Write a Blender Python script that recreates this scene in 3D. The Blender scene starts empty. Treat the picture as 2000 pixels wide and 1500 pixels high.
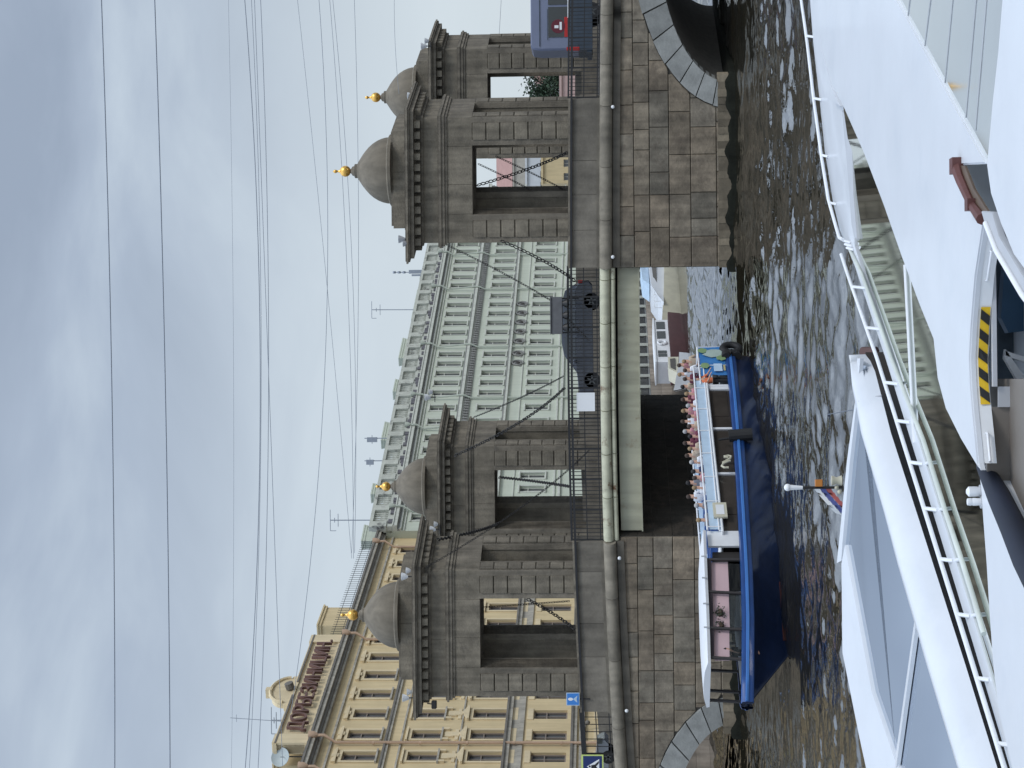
import bpy, bmesh, math, random
import numpy as np
from mathutils import Vector, Matrix
random.seed(7)
sc = bpy.context.scene
COL = sc.collection
R = math.radians
# ------------------------------------------------------------------ camera model
FP = 3400.0; HC = 6.2; PITCH = math.atan(178/3400); ROLL = 0.0095
F0 = Vector((0, math.cos(PITCH), math.sin(PITCH)))
R0 = Vector((1, 0, 0)); U0 = Vector((0, -math.sin(PITCH), math.cos(PITCH)))
RR = R0*math.cos(ROLL) - U0*math.sin(ROLL)
UU = U0*math.cos(ROLL) + R0*math.sin(ROLL)
def ray(u, v): return F0 + RR*((u-750)/FP) - UU*((v-1000)/FP)
def onz(u, v, z):
    d = ray(u, v); t = (z-HC)/d.z
    return Vector((d.x*t, d.y*t, z))
def aty(u, v, Y):
    d = ray(u, v); t = Y/d.y
    return Vector((d.x*t, Y, HC+d.z*t))
def onpl(u, v, P, n):
    d = ray(u, v); o = Vector((0, 0, HC)); t = (P-o).dot(n)/d.dot(n)
    return o+d*t
cam = bpy.data.cameras.new('camera'); co = bpy.data.objects.new('camera', cam); COL.objects.link(co)
m3 = Matrix((-UU, RR, -F0)).transposed()
co.matrix_world = Matrix.Translation((0, 0, HC)) @ m3.to_4x4()
cam.sensor_fit = 'HORIZONTAL'; cam.sensor_width = 36; cam.lens = FP/2000*36
cam.clip_end = 6000; cam.clip_start = .5
sc.camera = co
# ------------------------------------------------------------------ materials
MATS = {}
def mat(name, col, rough=.75, metal=0, var=.18, vs=1.2, bump=0.0, bs=25, tint=False, stain=None, spec=.5, coat=0, streak=0):
    m = bpy.data.materials.new(name); m.use_nodes = True
    nt = m.node_tree; N = nt.nodes; L = nt.links
    b = N['Principled BSDF']; b.inputs['Roughness'].default_value = rough
    b.inputs['Metallic'].default_value = metal
    b.inputs['Specular IOR Level'].default_value = spec
    if coat: b.inputs['Coat Weight'].default_value = coat; b.inputs['Coat Roughness'].default_value = .08
    geo = N.new('ShaderNodeNewGeometry')
    n1 = N.new('ShaderNodeTexNoise'); n1.inputs['Scale'].default_value = vs; n1.inputs['Detail'].default_value = 6; n1.inputs['Roughness'].default_value = .65
    L.new(geo.outputs['Position'], n1.inputs['Vector'])
    mr = N.new('ShaderNodeMapRange'); mr.inputs[1].default_value = .25; mr.inputs[2].default_value = .75
    mr.inputs[3].default_value = 1-var; mr.inputs[4].default_value = 1+var
    L.new(n1.outputs['Fac'], mr.inputs[0])
    mx = N.new('ShaderNodeMix'); mx.data_type = 'RGBA'; mx.blend_type = 'MULTIPLY'; mx.inputs[0].default_value = 1
    mx.inputs[6].default_value = (*col, 1); L.new(mr.outputs[0], mx.inputs[7])
    out = mx.outputs[2]
    if tint:
        at = N.new('ShaderNodeAttribute'); at.attribute_name = 'tint'
        m2 = N.new('ShaderNodeMix'); m2.data_type = 'RGBA'; m2.blend_type = 'MULTIPLY'; m2.inputs[0].default_value = 1
        L.new(out, m2.inputs[6]); L.new(at.outputs['Color'], m2.inputs[7]); out = m2.outputs[2]
    if streak:
        mp = N.new('ShaderNodeMapping'); mp.inputs['Scale'].default_value = (2.2, 2.2, .22)
        L.new(geo.outputs['Position'], mp.inputs[0])
        n4 = N.new('ShaderNodeTexNoise'); n4.inputs['Scale'].default_value = 1.3; n4.inputs['Detail'].default_value = 4
        L.new(mp.outputs[0], n4.inputs['Vector'])
        r4 = N.new('ShaderNodeMapRange'); r4.inputs[1].default_value = .35; r4.inputs[2].default_value = .7
        r4.inputs[3].default_value = 1+streak*.4; r4.inputs[4].default_value = 1-streak
        L.new(n4.outputs['Fac'], r4.inputs[0])
        m4 = N.new('ShaderNodeMix'); m4.data_type = 'RGBA'; m4.blend_type = 'MULTIPLY'; m4.inputs[0].default_value = 1
        L.new(out, m4.inputs[6]); L.new(r4.outputs[0], m4.inputs[7]); out = m4.outputs[2]
    if stain:
        scol, ss, lo, hi = stain
        n2 = N.new('ShaderNodeTexNoise'); n2.inputs['Scale'].default_value = ss; n2.inputs['Detail'].default_value = 8; n2.inputs['Roughness'].default_value = .7
        L.new(geo.outputs['Position'], n2.inputs['Vector'])
        r2 = N.new('ShaderNodeMapRange'); r2.inputs[1].default_value = lo; r2.inputs[2].default_value = hi
        L.new(n2.outputs['Fac'], r2.inputs[0])
        m3_ = N.new('ShaderNodeMix'); m3_.data_type = 'RGBA'; L.new(r2.outputs[0], m3_.inputs[0])
        L.new(out, m3_.inputs[6]); m3_.inputs[7].default_value = (*scol, 1); out = m3_.outputs[2]
    L.new(out, b.inputs['Base Color'])
    if bump:
        n3 = N.new('ShaderNodeTexNoise'); n3.inputs['Scale'].default_value = bs; n3.inputs['Detail'].default_value = 5
        L.new(geo.outputs['Position'], n3.inputs['Vector'])
        bp = N.new('ShaderNodeBump'); bp.inputs['Strength'].default_value = bump; bp.inputs['Distance'].default_value = .05
        L.new(n3.outputs['Fac'], bp.inputs['Height']); L.new(bp.outputs[0], b.inputs['Normal'])
    MATS[name] = m
    return m
def glass(name, col=(.9, .95, .95), rough=.02, fac=None):
    """clear pane: mix of transparent and glossy by fresnel"""
    m = bpy.data.materials.new(name); m.use_nodes = True; nt = m.node_tree; N = nt.nodes; L = nt.links
    N.remove(N['Principled BSDF']); o = N['Material Output']
    t = N.new('ShaderNodeBsdfTransparent'); t.inputs[0].default_value = (*col, 1)
    g = N.new('ShaderNodeBsdfGlossy'); g.inputs['Roughness'].default_value = rough
    fr = N.new('ShaderNodeFresnel'); fr.inputs[0].default_value = 1.5
    mx = N.new('ShaderNodeMixShader'); L.new(fr.outputs[0], mx.inputs[0]); L.new(t.outputs[0], mx.inputs[1]); L.new(g.outputs[0], mx.inputs[2])
    L.new(mx.outputs[0], o.inputs[0]); MATS[name] = m; return m

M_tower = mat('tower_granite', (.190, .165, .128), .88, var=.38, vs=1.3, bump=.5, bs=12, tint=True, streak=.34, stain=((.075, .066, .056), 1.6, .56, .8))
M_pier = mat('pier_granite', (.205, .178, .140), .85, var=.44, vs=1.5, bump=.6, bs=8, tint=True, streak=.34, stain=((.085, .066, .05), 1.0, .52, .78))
M_joint = mat('joint_mortar', (.075, .068, .058), .95, var=.3, vs=3)
M_arch = mat('arch_granite', (.27, .275, .265), .8, var=.3, vs=1.3, bump=.3, bs=9, tint=True)
M_algae = mat('wet_algae', (.011, .012, .009), .9, spec=.12, var=.5, vs=2, bump=.4, bs=5)
M_lichen = mat('stained_base', (.26, .215, .145), .9, var=.3, vs=1.5, bump=.5, bs=6)
M_cornice = mat('cornice_granite', (.22, .195, .15), .85, var=.3, vs=1, bump=.3, bs=10, streak=.2)
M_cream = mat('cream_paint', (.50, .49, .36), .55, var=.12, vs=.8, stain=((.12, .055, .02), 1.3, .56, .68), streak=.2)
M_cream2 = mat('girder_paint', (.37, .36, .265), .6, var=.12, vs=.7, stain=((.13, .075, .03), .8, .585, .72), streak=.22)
M_iron = mat('black_iron', (.018, .018, .02), .5, var=.3, vs=4)
M_chain = mat('chain_iron', (.016, .014, .013), .6, var=.4, vs=6)
M_gold = mat('gilding', (.85, .50, .13), .32, metal=1, var=.15, vs=5)
M_dome = mat('dome_stone', (.175, .150, .113), .85, var=.2, vs=1.4, bump=.2, bs=16, streak=.2)
M_green = mat('pale_green_stucco', (.52, .555, .46), .85, var=.06, vs=.4, streak=.06)
M_greenw = mat('pale_trim', (.55, .56, .495), .8, var=.1, vs=.8, streak=.12)
M_bal = mat('balustrade_stone', (.47, .48, .42), .85, var=.2, vs=1.5, stain=((.09, .085, .085), .9, .57, .68))
M_greyb = mat('weathered_band', (.25, .25, .235), .85, var=.25, vs=2.0)
M_yel = mat('yellow_stucco', (.63, .50, .29), .85, var=.09, vs=.5, streak=.1)
M_yel2 = mat('yellow_stucco_light', (.68, .56, .36), .85, var=.1, vs=.5, streak=.1)
M_trim = mat('stone_trim', (.40, .37, .31), .85, var=.25, vs=1.5, streak=.25)
M_trimd = mat('dark_trim', (.17, .155, .135), .85, var=.3, vs=1.5)
M_roof = mat('roof_metal', (.16, .17, .185), .45, var=.2, vs=.8, metal=.2)
M_wframe = mat('window_frame', (.42, .41, .37), .7, var=.1)
M_wframed = mat('dark_window_frame', (.24, .20, .17), .6, var=.1)
M_pane = mat('window_pane', (.11, .115, .12), .06, var=.5, vs=.5, spec=.8)
M_panep = mat('pale_window_pane', (.50, .52, .48), .12, var=.3, vs=.35, spec=.8)
M_pinkpipe = mat('pink_pipe', (.56, .39, .27), .6, var=.1)
M_greenpipe = mat('green_pipe', (.50, .54, .46), .6, var=.1)
M_white = mat('white_gelcoat', (.625, .645, .675), .32, var=.05, vs=1.1, coat=.15, stain=((.55, .58, .62), .9, .52, .85))
M_white2 = mat('white_paint', (.74, .75, .77), .4, var=.05, vs=2)
M_whitem = mat('white_matt', (.72, .73, .74), .6, var=.08, vs=1.5)
M_greyp = mat('grey_paint', (.42, .43, .45), .5, var=.08, vs=2)
M_mirror = mat('tinted_roof_glass', (.60, .66, .74), .035, metal=1, var=.03, vs=.3)
M_mirror2 = mat('tinted_side_glass', (.62, .66, .62), .03, metal=1, var=.03, vs=.4)
M_mirror3 = mat('skylight_glass', (.93, .96, .95), .05, metal=1, var=.03, vs=.4)
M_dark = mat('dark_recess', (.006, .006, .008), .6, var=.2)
M_dkglass = mat('dark_glass', (.05, .042, .036), .08, var=.3, vs=1, spec=.6)
M_taupe = mat('taupe_board', (.17, .15, .13), .6, var=.12, vs=2)
M_navy = mat('navy_pad', (.004, .008, .022), .65, var=.25, vs=3)
M_navyhull = mat('navy_hull', (.007, .019, .062), .28, var=.3, vs=1.2, coat=.3)
M_blue = mat('blue_paint', (.016, .065, .23), .35, var=.2, vs=1.5, coat=.2)
M_ltblue = mat('pale_blue_panel', (.46, .59, .72), .5, var=.12, vs=2)
M_red = mat('red_antifoul', (.085, .014, .010), .6, var=.3, vs=2)
M_rubber = mat('rubber', (.012, .012, .013), .7, var=.3)
M_maroon = mat('maroon_hull', (.085, .035, .035), .5, var=.25, vs=1)
M_creamhull = mat('cream_hull', (.55, .52, .40), .35, var=.15, vs=1)
M_skin = mat('skin', (.50, .29, .20), .6, var=.08, vs=8)
M_yellow = mat('hazard_yellow', (.72, .46, .015), .5, var=.1, vs=6)
M_black = mat('hazard_black', (.014, .013, .013), .5, var=.1)
M_fluo = mat('fluorescent_yellow', (.58, .68, .22), .5, var=.05)
M_sblue = mat('sign_blue', (.045, .22, .62), .4, var=.05)
M_snavy = mat('sign_navy', (.012, .03, .13), .4, var=.05)
M_swhite = mat('sign_white', (.82, .83, .84), .5, var=.02)
M_wood = mat('teak', (.11, .075, .05), .6, var=.3, vs=4)
M_letter = mat('letter_brown', (.15, .08, .066), .6, var=.15)
M_dish = mat('dish_grey', (.42, .47, .47), .5, var=.08)
M_wire = mat('wire_grey', (.27, .30, .35), .6, var=.1)
M_leaf = mat('foliage', (.035, .06, .035), .8, var=.5, vs=1.2, tint=True)
M_bark = mat('bark', (.07, .055, .04), .9, var=.3)
M_ground = mat('paving', (.16, .155, .145), .9, var=.2, vs=.3, bump=.2, bs=3)
M_asph = mat('asphalt', (.05, .05, .052), .9, var=.2, vs=1.5)
M_quay = mat('quay_granite', (.20, .175, .15), .85, var=.3, vs=.8, bump=.3, bs=5, streak=.3)
M_pink = mat('pink_render', (.50, .35, .32), .85, var=.1)
M_redroof = mat('red_roof', (.36, .21, .18), .8, var=.12, vs=1)
M_lilac = mat('lilac_van_paint', (.17, .195, .29), .3, var=.06, coat=.3)
M_vandark = mat('van_lower', (.045, .062, .085), .4, var=.2, vs=2)
M_cardark = mat('car_paint', (.045, .052, .07), .22, var=.1, coat=.6)
M_cargrey = mat('grey_car_paint', (.25, .26, .28), .25, var=.1, coat=.5)
M_carglass = mat('car_glass', (.02, .026, .03), .05, var=.3, spec=.8)
M_chrome = mat('alloy', (.14, .145, .15), .3, metal=.9, var=.1)
M_rlight = mat('red_lamp', (.45, .02, .02), .3, var=.1)
M_pinkp = mat('pink_valance', (.56, .40, .42), .7, var=.06)
M_clear = glass('clear_glass', (.72, .76, .78))
SHIRT = {}
for nm, c in dict(pink=(.50, .22, .24), maroon=(.14, .03, .05), white=(.70, .70, .72), grey=(.22, .22, .24), navy=(.03, .04, .10), orange=(.62, .17, .07), black=(.02, .02, .022), beige=(.48, .38, .28), blue=(.10, .20, .42)).items():
    SHIRT[nm] = mat(nm+'_cloth', c, .85, var=.15, vs=9)
HAIR = {'brown': mat('brown_hair', (.05, .03, .02), .7), 'black': mat('black_hair', (.012, .010, .010), .7), 'fair': mat('fair_hair', (.28, .19, .10), .7), 'grey': mat('grey_hair', (.36, .35, .34), .7)}
# ------------------------------------------------------------------ mesh builder
class MB:
    def __init__(s): s.v = []; s.f = []; s.t = []; s.tint = (1, 1, 1)
    def face(s, pts, tint=None):
        i = len(s.v); s.v += [tuple(p) for p in pts]; s.f.append(list(range(i, i+len(pts)))); s.t.append(tint or s.tint)
    def mesh(s, verts, faces, tint=None):
        i = len(s.v); s.v += [tuple(p) for p in verts]
        for f in faces: s.f.append([i+k for k in f]); s.t.append(tint or s.tint)
    def box(s, x0, x1, y0, y1, z0, z1, tint=None, bev=0):
        if bev:
            b = bev
            ring = lambda z, o: [(x0+o, y0+o+0, z), (x1-o, y0+o, z), (x1-o, y1-o, z), (x0+o, y1-o, z)]
            rs = [ring(z0, b), ring(z0+b, 0), ring(z1-b, 0), ring(z1, b)]
            V = sum(rs, []); Fc = [[3, 2, 1, 0], [12, 13, 14, 15]]
            for k in range(3):
                for j in range(4): Fc.append([k*4+j, k*4+(j+1) % 4, k*4+4+(j+1) % 4, k*4+4+j])
            s.mesh(V, Fc, tint); return
        V = [(x0, y0, z0), (x1, y0, z0), (x1, y1, z0), (x0, y1, z0), (x0, y0, z1), (x1, y0, z1), (x1, y1, z1), (x0, y1, z1)]
        s.mesh(V, [[3, 2, 1, 0], [4, 5, 6, 7], [0, 1, 5, 4], [1, 2, 6, 5], [2, 3, 7, 6], [3, 0, 4, 7]], tint)
    def cbox(s, c, sx, sy, sz, tint=None, bev=0): s.box(c[0]-sx/2, c[0]+sx/2, c[1]-sy/2, c[1]+sy/2, c[2]-sz/2, c[2]+sz/2, tint, bev)
    def prism(s, pts, off, tint=None):
        n = len(pts); off = Vector(off); a = [Vector(p) for p in pts]; b = [p+off for p in a]
        s.mesh(a+b, [list(range(n)), list(range(2*n-1, n-1, -1))]+[[i, n+i, n+(i+1) % n, (i+1) % n] for i in range(n)], tint)
    def tube(s, pts, r, seg=8, cap=True, tint=None):
        pts = [Vector(p) for p in pts]; rs = r if isinstance(r, (list, tuple)) else [r]*len(pts); V = []; n = len(pts); prev = None
        for i, p in enumerate(pts):
            d = (pts[min(i+1, n-1)]-pts[max(i-1, 0)]).normalized()
            up = Vector((0, 0, 1)) if abs(d.z) < .95 else Vector((1, 0, 0))
            if prev is not None: a = (prev-d*prev.dot(d)).normalized()
            else: a = d.cross(up).normalized()
            prev = a; b = d.cross(a)
            for k in range(seg):
                t = 2*math.pi*k/seg; V.append(p+(a*math.cos(t)+b*math.sin(t))*rs[i])
        Fc = [[i*seg+k, i*seg+(k+1) % seg, (i+1)*seg+(k+1) % seg, (i+1)*seg+k] for i in range(n-1) for k in range(seg)]
        if cap: Fc += [list(range(seg-1, -1, -1)), [(n-1)*seg+k for k in range(seg)]]
        s.mesh(V, Fc, tint)
    def lathe(s, prof, c=(0, 0, 0), seg=28, tint=None, sx=1, sy=1):
        V = []; n = len(prof)
        for r, z in prof:
            for k in range(seg):
                t = 2*math.pi*k/seg; V.append((c[0]+r*math.cos(t)*sx, c[1]+r*math.sin(t)*sy, c[2]+z))
        Fc = [[i*seg+k, i*seg+(k+1) % seg, (i+1)*seg+(k+1) % seg, (i+1)*seg+k] for i in range(n-1) for k in range(seg)]
        Fc += [list(range(seg-1, -1, -1)), [(n-1)*seg+k for k in range(seg)]]
        s.mesh(V, Fc, tint)
    def sph(s, c, r, seg=12, rings=8, sx=1, sy=1, sz=1, tint=None):
        prof = [(max(.001, r*math.sin(math.pi*i/rings)), -r*math.cos(math.pi*i/rings)*sz) for i in range(rings+1)]
        s.lathe(prof, c, seg, tint, sx, sy)
    def cyl(s, p0, p1, r, seg=16, tint=None): s.tube([p0, p1], r, seg, True, tint)
    def xf(s, fn): s.v = [tuple(fn(*p)) for p in s.v]; return s
    def obj(s, name, m, parent=None, off=(0, 0, 0), smooth=None):
        me = bpy.data.meshes.new(name)
        V = [(p[0]-off[0], p[1]-off[1], p[2]-off[2]) for p in s.v]
        me.from_pydata(V, [], s.f); me.materials.append(m)
        ca = me.color_attributes.new('tint', 'FLOAT_COLOR', 'CORNER')
        buf = []
        for p in me.polygons:
            t = s.t[p.index]; buf += [t[0], t[1], t[2], 1.0]*p.loop_total
        ca.data.foreach_set('color', buf)
        bm = bmesh.new(); bm.from_mesh(me)
        bmesh.ops.remove_doubles(bm, verts=bm.verts, dist=1e-4) if smooth else None
        bmesh.ops.recalc_face_normals(bm, faces=bm.faces); bm.to_mesh(me); bm.free()
        if smooth:
            me.shade_smooth() if hasattr(me, 'shade_smooth') else None
            me.set_sharp_from_angle(angle=R(smooth))
        o = bpy.data.objects.new(name, me); COL.objects.link(o)
        if parent is not None: o.parent = parent
        return o
def tag(o, label=None, cat=None, group=None, kind=None):
    if label: o['label'] = label
    if cat: o['category'] = cat
    if group: o['group'] = group
    if kind: o['kind'] = kind
    return o
def thing(name, label, cat, loc=(0, 0, 0), rz=0, group=None):
    o = bpy.data.objects.new(name, None); COL.objects.link(o); o.empty_display_size = .3
    o.location = loc; o.rotation_euler = (0, 0, rz); return tag(o, label, cat, group)
def copy_tree(o, parent=None):
    c = o.copy(); COL.objects.link(c)
    if parent is not None: c.parent = parent
    for ch in list(o.children): copy_tree(ch, c)
    return c
# ------------------------------------------------------------------ bridge frame
Y0 = 81.0; K = .475
def BM(a, d, z): return (a+K*d, Y0+d, z)
def deckz(a): return 6.34-(.0016 if a < 0 else .0006)*a*a
def ub(u): return (u-750)/FP*Y0     # pixel column -> along-bridge metres on the near face
# ------------------------------------------------------------------ world: overcast daylight
w = bpy.data.worlds.new('World'); sc.world = w; w.use_nodes = True
nt = w.node_tree; N = nt.nodes; L = nt.links
bg = N['Background']; bg.inputs['Strength'].default_value = 1.0
SUN_EL, SUN_AZ = R(46), R(126)      # azimuth clockwise from +Y: behind the camera, to its right
sky = N.new('ShaderNodeTexSky'); sky.sky_type = 'NISHITA'; sky.sun_disc = False
sky.sun_elevation = SUN_EL; sky.sun_rotation = SUN_AZ
tc = N.new('ShaderNodeTexCoord'); sp = N.new('ShaderNodeSeparateXYZ'); L.new(tc.outputs['Generated'], sp.inputs[0])
mp = N.new('ShaderNodeMapping'); mp.inputs['Scale'].default_value = (1.0, 1.0, 2.6); mp.inputs['Location'].default_value = (.35, .2, .1)
L.new(tc.outputs['Generated'], mp.inputs[0])
cn = N.new('ShaderNodeTexNoise'); cn.inputs['Scale'].default_value = 4.0; cn.inputs['Detail'].default_value = 7; cn.inputs['Roughness'].default_value = .52; cn.inputs['Distortion'].default_value = .35
L.new(mp.outputs[0], cn.inputs['Vector'])
cr = N.new('ShaderNodeValToRGB'); L.new(cn.outputs['Fac'], cr.inputs[0])
e = cr.color_ramp.elements
e[0].position = .34; e[0].color = (.31, .372, .47, 1); e[1].position = .70; e[1].color = (.51, .59, .68, 1)
x = e.new(.52); x.color = (.38, .45, .555, 1)
# paler towards the horizon
hz = N.new('ShaderNodeMapRange'); hz.inputs[1].default_value = .09; hz.inputs[2].default_value = .30; hz.inputs[3].default_value = .80; hz.inputs[4].default_value = 0
hz.interpolation_type = 'SMOOTHSTEP'; L.new(sp.outputs['Z'], hz.inputs[0])
mh = N.new('ShaderNodeMix'); mh.data_type = 'RGBA'; L.new(hz.outputs[0], mh.inputs[0]); L.new(cr.outputs[0], mh.inputs[6]); mh.inputs[7].default_value = (.63, .70, .745, 1)
# an overcast sky is brighter overhead
zn = N.new('ShaderNodeMapRange'); zn.inputs[1].default_value = .34; zn.inputs[2].default_value = .65; zn.inputs[3].default_value = 1.0; zn.inputs[4].default_value = 2.75
L.new(sp.outputs['Z'], zn.inputs[0])
mz = N.new('ShaderNodeMix'); mz.data_type = 'RGBA'; mz.blend_type = 'MULTIPLY'; mz.inputs[0].default_value = 1
L.new(mh.outputs[2], mz.inputs[6]); L.new(zn.outputs[0], mz.inputs[7])
sk = N.new('ShaderNodeMix'); sk.data_type = 'RGBA'; sk.blend_type = 'MULTIPLY'; sk.inputs[0].default_value = 1
L.new(sky.outputs[0], sk.inputs[6]); sk.inputs[7].default_value = (.06, .06, .06, 1)
ms = N.new('ShaderNodeMix'); ms.data_type = 'RGBA'; ms.inputs[0].default_value = .88     # cloud cover
L.new(sk.outputs[2], ms.inputs[6]); L.new(mz.outputs[2], ms.inputs[7])
L.new(ms.outputs[2], bg.inputs['Color'])
sl = bpy.data.lights.new('sun', 'SUN'); so = bpy.data.objects.new('sun', sl); COL.objects.link(so)
sl.energy = 1.05; sl.angle = R(14); sl.color = (1, .96, .9)
sd = Vector((math.sin(SUN_AZ)*math.cos(SUN_EL), math.cos(SUN_AZ)*math.cos(SUN_EL), math.sin(SUN_EL)))
so.rotation_euler = sd.to_track_quat('Z', 'Y').to_euler()
so.location = (0, 0, 60)
sc.view_settings.view_transform = 'Standard'; sc.view_settings.look = 'None'; sc.view_settings.exposure = 0.22; sc.view_settings.gamma = 1
try:
    sc.cycles.use_denoising = True; sc.cycles.max_bounces = 8
except Exception: pass
# ------------------------------------------------------------------ water
def make_water():
    rng = np.random.default_rng(5)
    xs = np.arange(-34, 36.01, .13); ys = np.arange(20, 128.01, .13)
    X, Y = np.meshgrid(xs, ys)
    Z = np.zeros_like(X)
    for i in range(46):
        lam = .48*(1.07**i)*(.9+.2*rng.random()); lam = min(lam, 7.5)
        th = rng.normal(1.45, .62); kx, ky = math.cos(th)*2*math.pi/lam, math.sin(th)*2*math.pi/lam
        amp = .0073*lam**.74
        Z += amp*np.sin(kx*X+ky*Y+rng.random()*6.28+.5*np.sin(.22*X+.13*Y+i))
    # gusts: calmer and rougher patches
    G = .75+.35*np.sin(.16*X+.09*Y+1)*np.sin(.11*Y-.07*X+.4)
    Z *= G
    q = np.clip((Y-83)/14, 0, 1); Z *= 1+1.3*q
    edge = np.minimum.reduce([X-xs[0], xs[-1]-X, Y-ys[0], ys[-1]-Y]); Z *= np.clip(edge/4, 0, 1)
    nx, ny = len(xs), len(ys)
    V = np.stack([X, Y, Z], -1).reshape(-1, 3)
    i = np.arange(ny-1)[:, None]*nx+np.arange(nx-1)[None]
    Q = np.stack([i, i+1, i+nx+1, i+nx], -1).reshape(-1, 4)
    x0, x1, y0, y1 = xs[0], xs[-1], ys[0], ys[-1]
    EX = [(-900, -300, 0), (900, -300, 0), (900, 900, 0), (-900, 900, 0), (x0, y0, 0), (x1, y0, 0), (x1, y1, 0), (x0, y1, 0)]
    n = len(V); V = np.vstack([V, EX])
    Q = np.vstack([Q, [[n, n+1, n+5, n+4], [n+1, n+2, n+6, n+5], [n+2, n+3, n+7, n+6], [n+3, n, n+4, n+7]]])
    me = bpy.data.meshes.new('water'); me.vertices.add(len(V)); me.vertices.foreach_set('co', V.astype(np.float32).ravel())
    me.loops.add(Q.size); me.loops.foreach_set('vertex_index', Q.astype(np.int32).ravel())
    me.polygons.add(len(Q)); me.polygons.foreach_set('loop_start', np.arange(0, Q.size, 4, dtype=np.int32))
    me.polygons.foreach_set('use_smooth', np.ones(len(Q), dtype=bool))
    me.update(calc_edges=True); me.validate()
    m = bpy.data.materials.new('river_water'); m.use_nodes = True; nt = m.node_tree; b = nt.nodes['Principled BSDF']
    b.inputs['Base Color'].default_value = (.016, .014, .009, 1); b.inputs['Roughness'].default_value = .03; b.inputs['IOR'].default_value = 1.95; b.inputs['Specular IOR Level'].default_value = 1.0
    g = nt.nodes.new('ShaderNodeNewGeometry'); mp = nt.nodes.new('ShaderNodeMapping'); mp.inputs['Scale'].default_value = (1, .7, 1)
    nt.links.new(g.outputs['Position'], mp.inputs[0])
    n1 = nt.nodes.new('ShaderNodeTexNoise'); n1.inputs['Scale'].default_value = 3.2; n1.inputs['Detail'].default_value = 3
    nt.links.new(mp.outputs[0], n1.inputs['Vector'])
    bp = nt.nodes.new('ShaderNodeBump'); bp.inputs['Strength'].default_value = .4; bp.inputs['Distance'].default_value = .05
    nt.links.new(n1.outputs['Fac'], bp.inputs['Height']); nt.links.new(bp.outputs[0], b.inputs['Normal'])
    me.materials.append(m)
    o = bpy.data.objects.new('water', me); COL.objects.link(o); tag(o, kind='structure')
make_water()
# ------------------------------------------------------------------ land
bank = [(-60, 20), (-40, 60), (-32, 84), (-30, 96), (-15.5, 106), (3.3, 139)]
bank += [(3.3+.476*t, 139+.879*t) for t in (30, 80, 160, 420)]
g = MB(); ZG = 2.6
g.face([(x, y, ZG) for x, y in bank]+[(203, 900, ZG), (-900, 900, ZG), (-900, 20, ZG)])
gr = g.obj('ground', M_ground); tag(gr, kind='structure')
q = MB()
for (xa, ya), (xb, yb) in zip(bank, bank[1:]):
    d = Vector((xb-xa, yb-ya, 0)); ln = d.length; d.normalize(); n = Vector((d.y, -d.x, 0))
    nb = max(1, int(ln/2.2))
    for r_ in range(4):
        z0 = -.6+r_*.8; z1 = z0+.79
        for i in range(nb):
            s0 = ln*i/nb; s1 = ln*(i+1)/nb-.02; t = random.uniform(.7, 1.15)
            p0 = Vector((xa, ya, 0))+d*s0; p1 = Vector((xa, ya, 0))+d*s1
            A = [p0+n*.05, p1+n*.05, p1-n*.6, p0-n*.6]
            q.prism([(p.x, p.y, z0) for p in A], (0, 0, z1-z0), (t, t*.97, t*.92))
q.obj('embankment_wall', mat('quay_stone', (.33, .29, .25), .85, var=.3, vs=.8, tint=True, streak=.3))
tag(bpy.data.objects['embankment_wall'], 'low brownish granite quay wall along the far bank behind the bridge', 'quay wall')
# far-bank railing: stone bollards and iron panels
rail = thing('embankment_railing', 'iron railing with pale stone posts along the top of the far quay wall', 'railing', (3.3, 139, ZG))
PPOS = []; pst = MB(); pan = MB(); dx, dy = .476, .879
for i in range(-18, 60):
    s = i*1.75; x, y = 3.3+dx*s-.35*dy, 139+dy*s+.35*dx
    PPOS.append((x, y))
    x2, y2 = x+dx*1.75, y+dy*1.75
    for z0, z1 in ((ZG+.1, ZG+.2), (ZG+.95, ZG+1.05)):
        pan.prism([(x, y, z0), (x2, y2, z0), (x2+.05, y2, z0), (x+.05, y, z0)], (0, 0, z1-z0))
    for k in range(1, 9):
        xx, yy = x+dx*1.75*k/9, y+dy*1.75*k/9
        pan.box(xx-.035, xx+.035, yy-.035, yy+.035, ZG+.2, ZG+.95)
loc = rail.location
pst.box(-.17, .17, -.17, .17, 0, 1.12); pst.box(-.23, .23, -.23, .23, 1.12, 1.25); p0 = pst.obj('post', M_greenw, rail)
for i, (x, y) in enumerate(PPOS):
    p_ = p0
    if i: p_ = p0.copy(); COL.objects.link(p_); p_.parent = rail
    p_.location = (x-loc[0], y-loc[1], 0)
pan.obj('iron_panel', M_iron, rail, loc)
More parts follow.
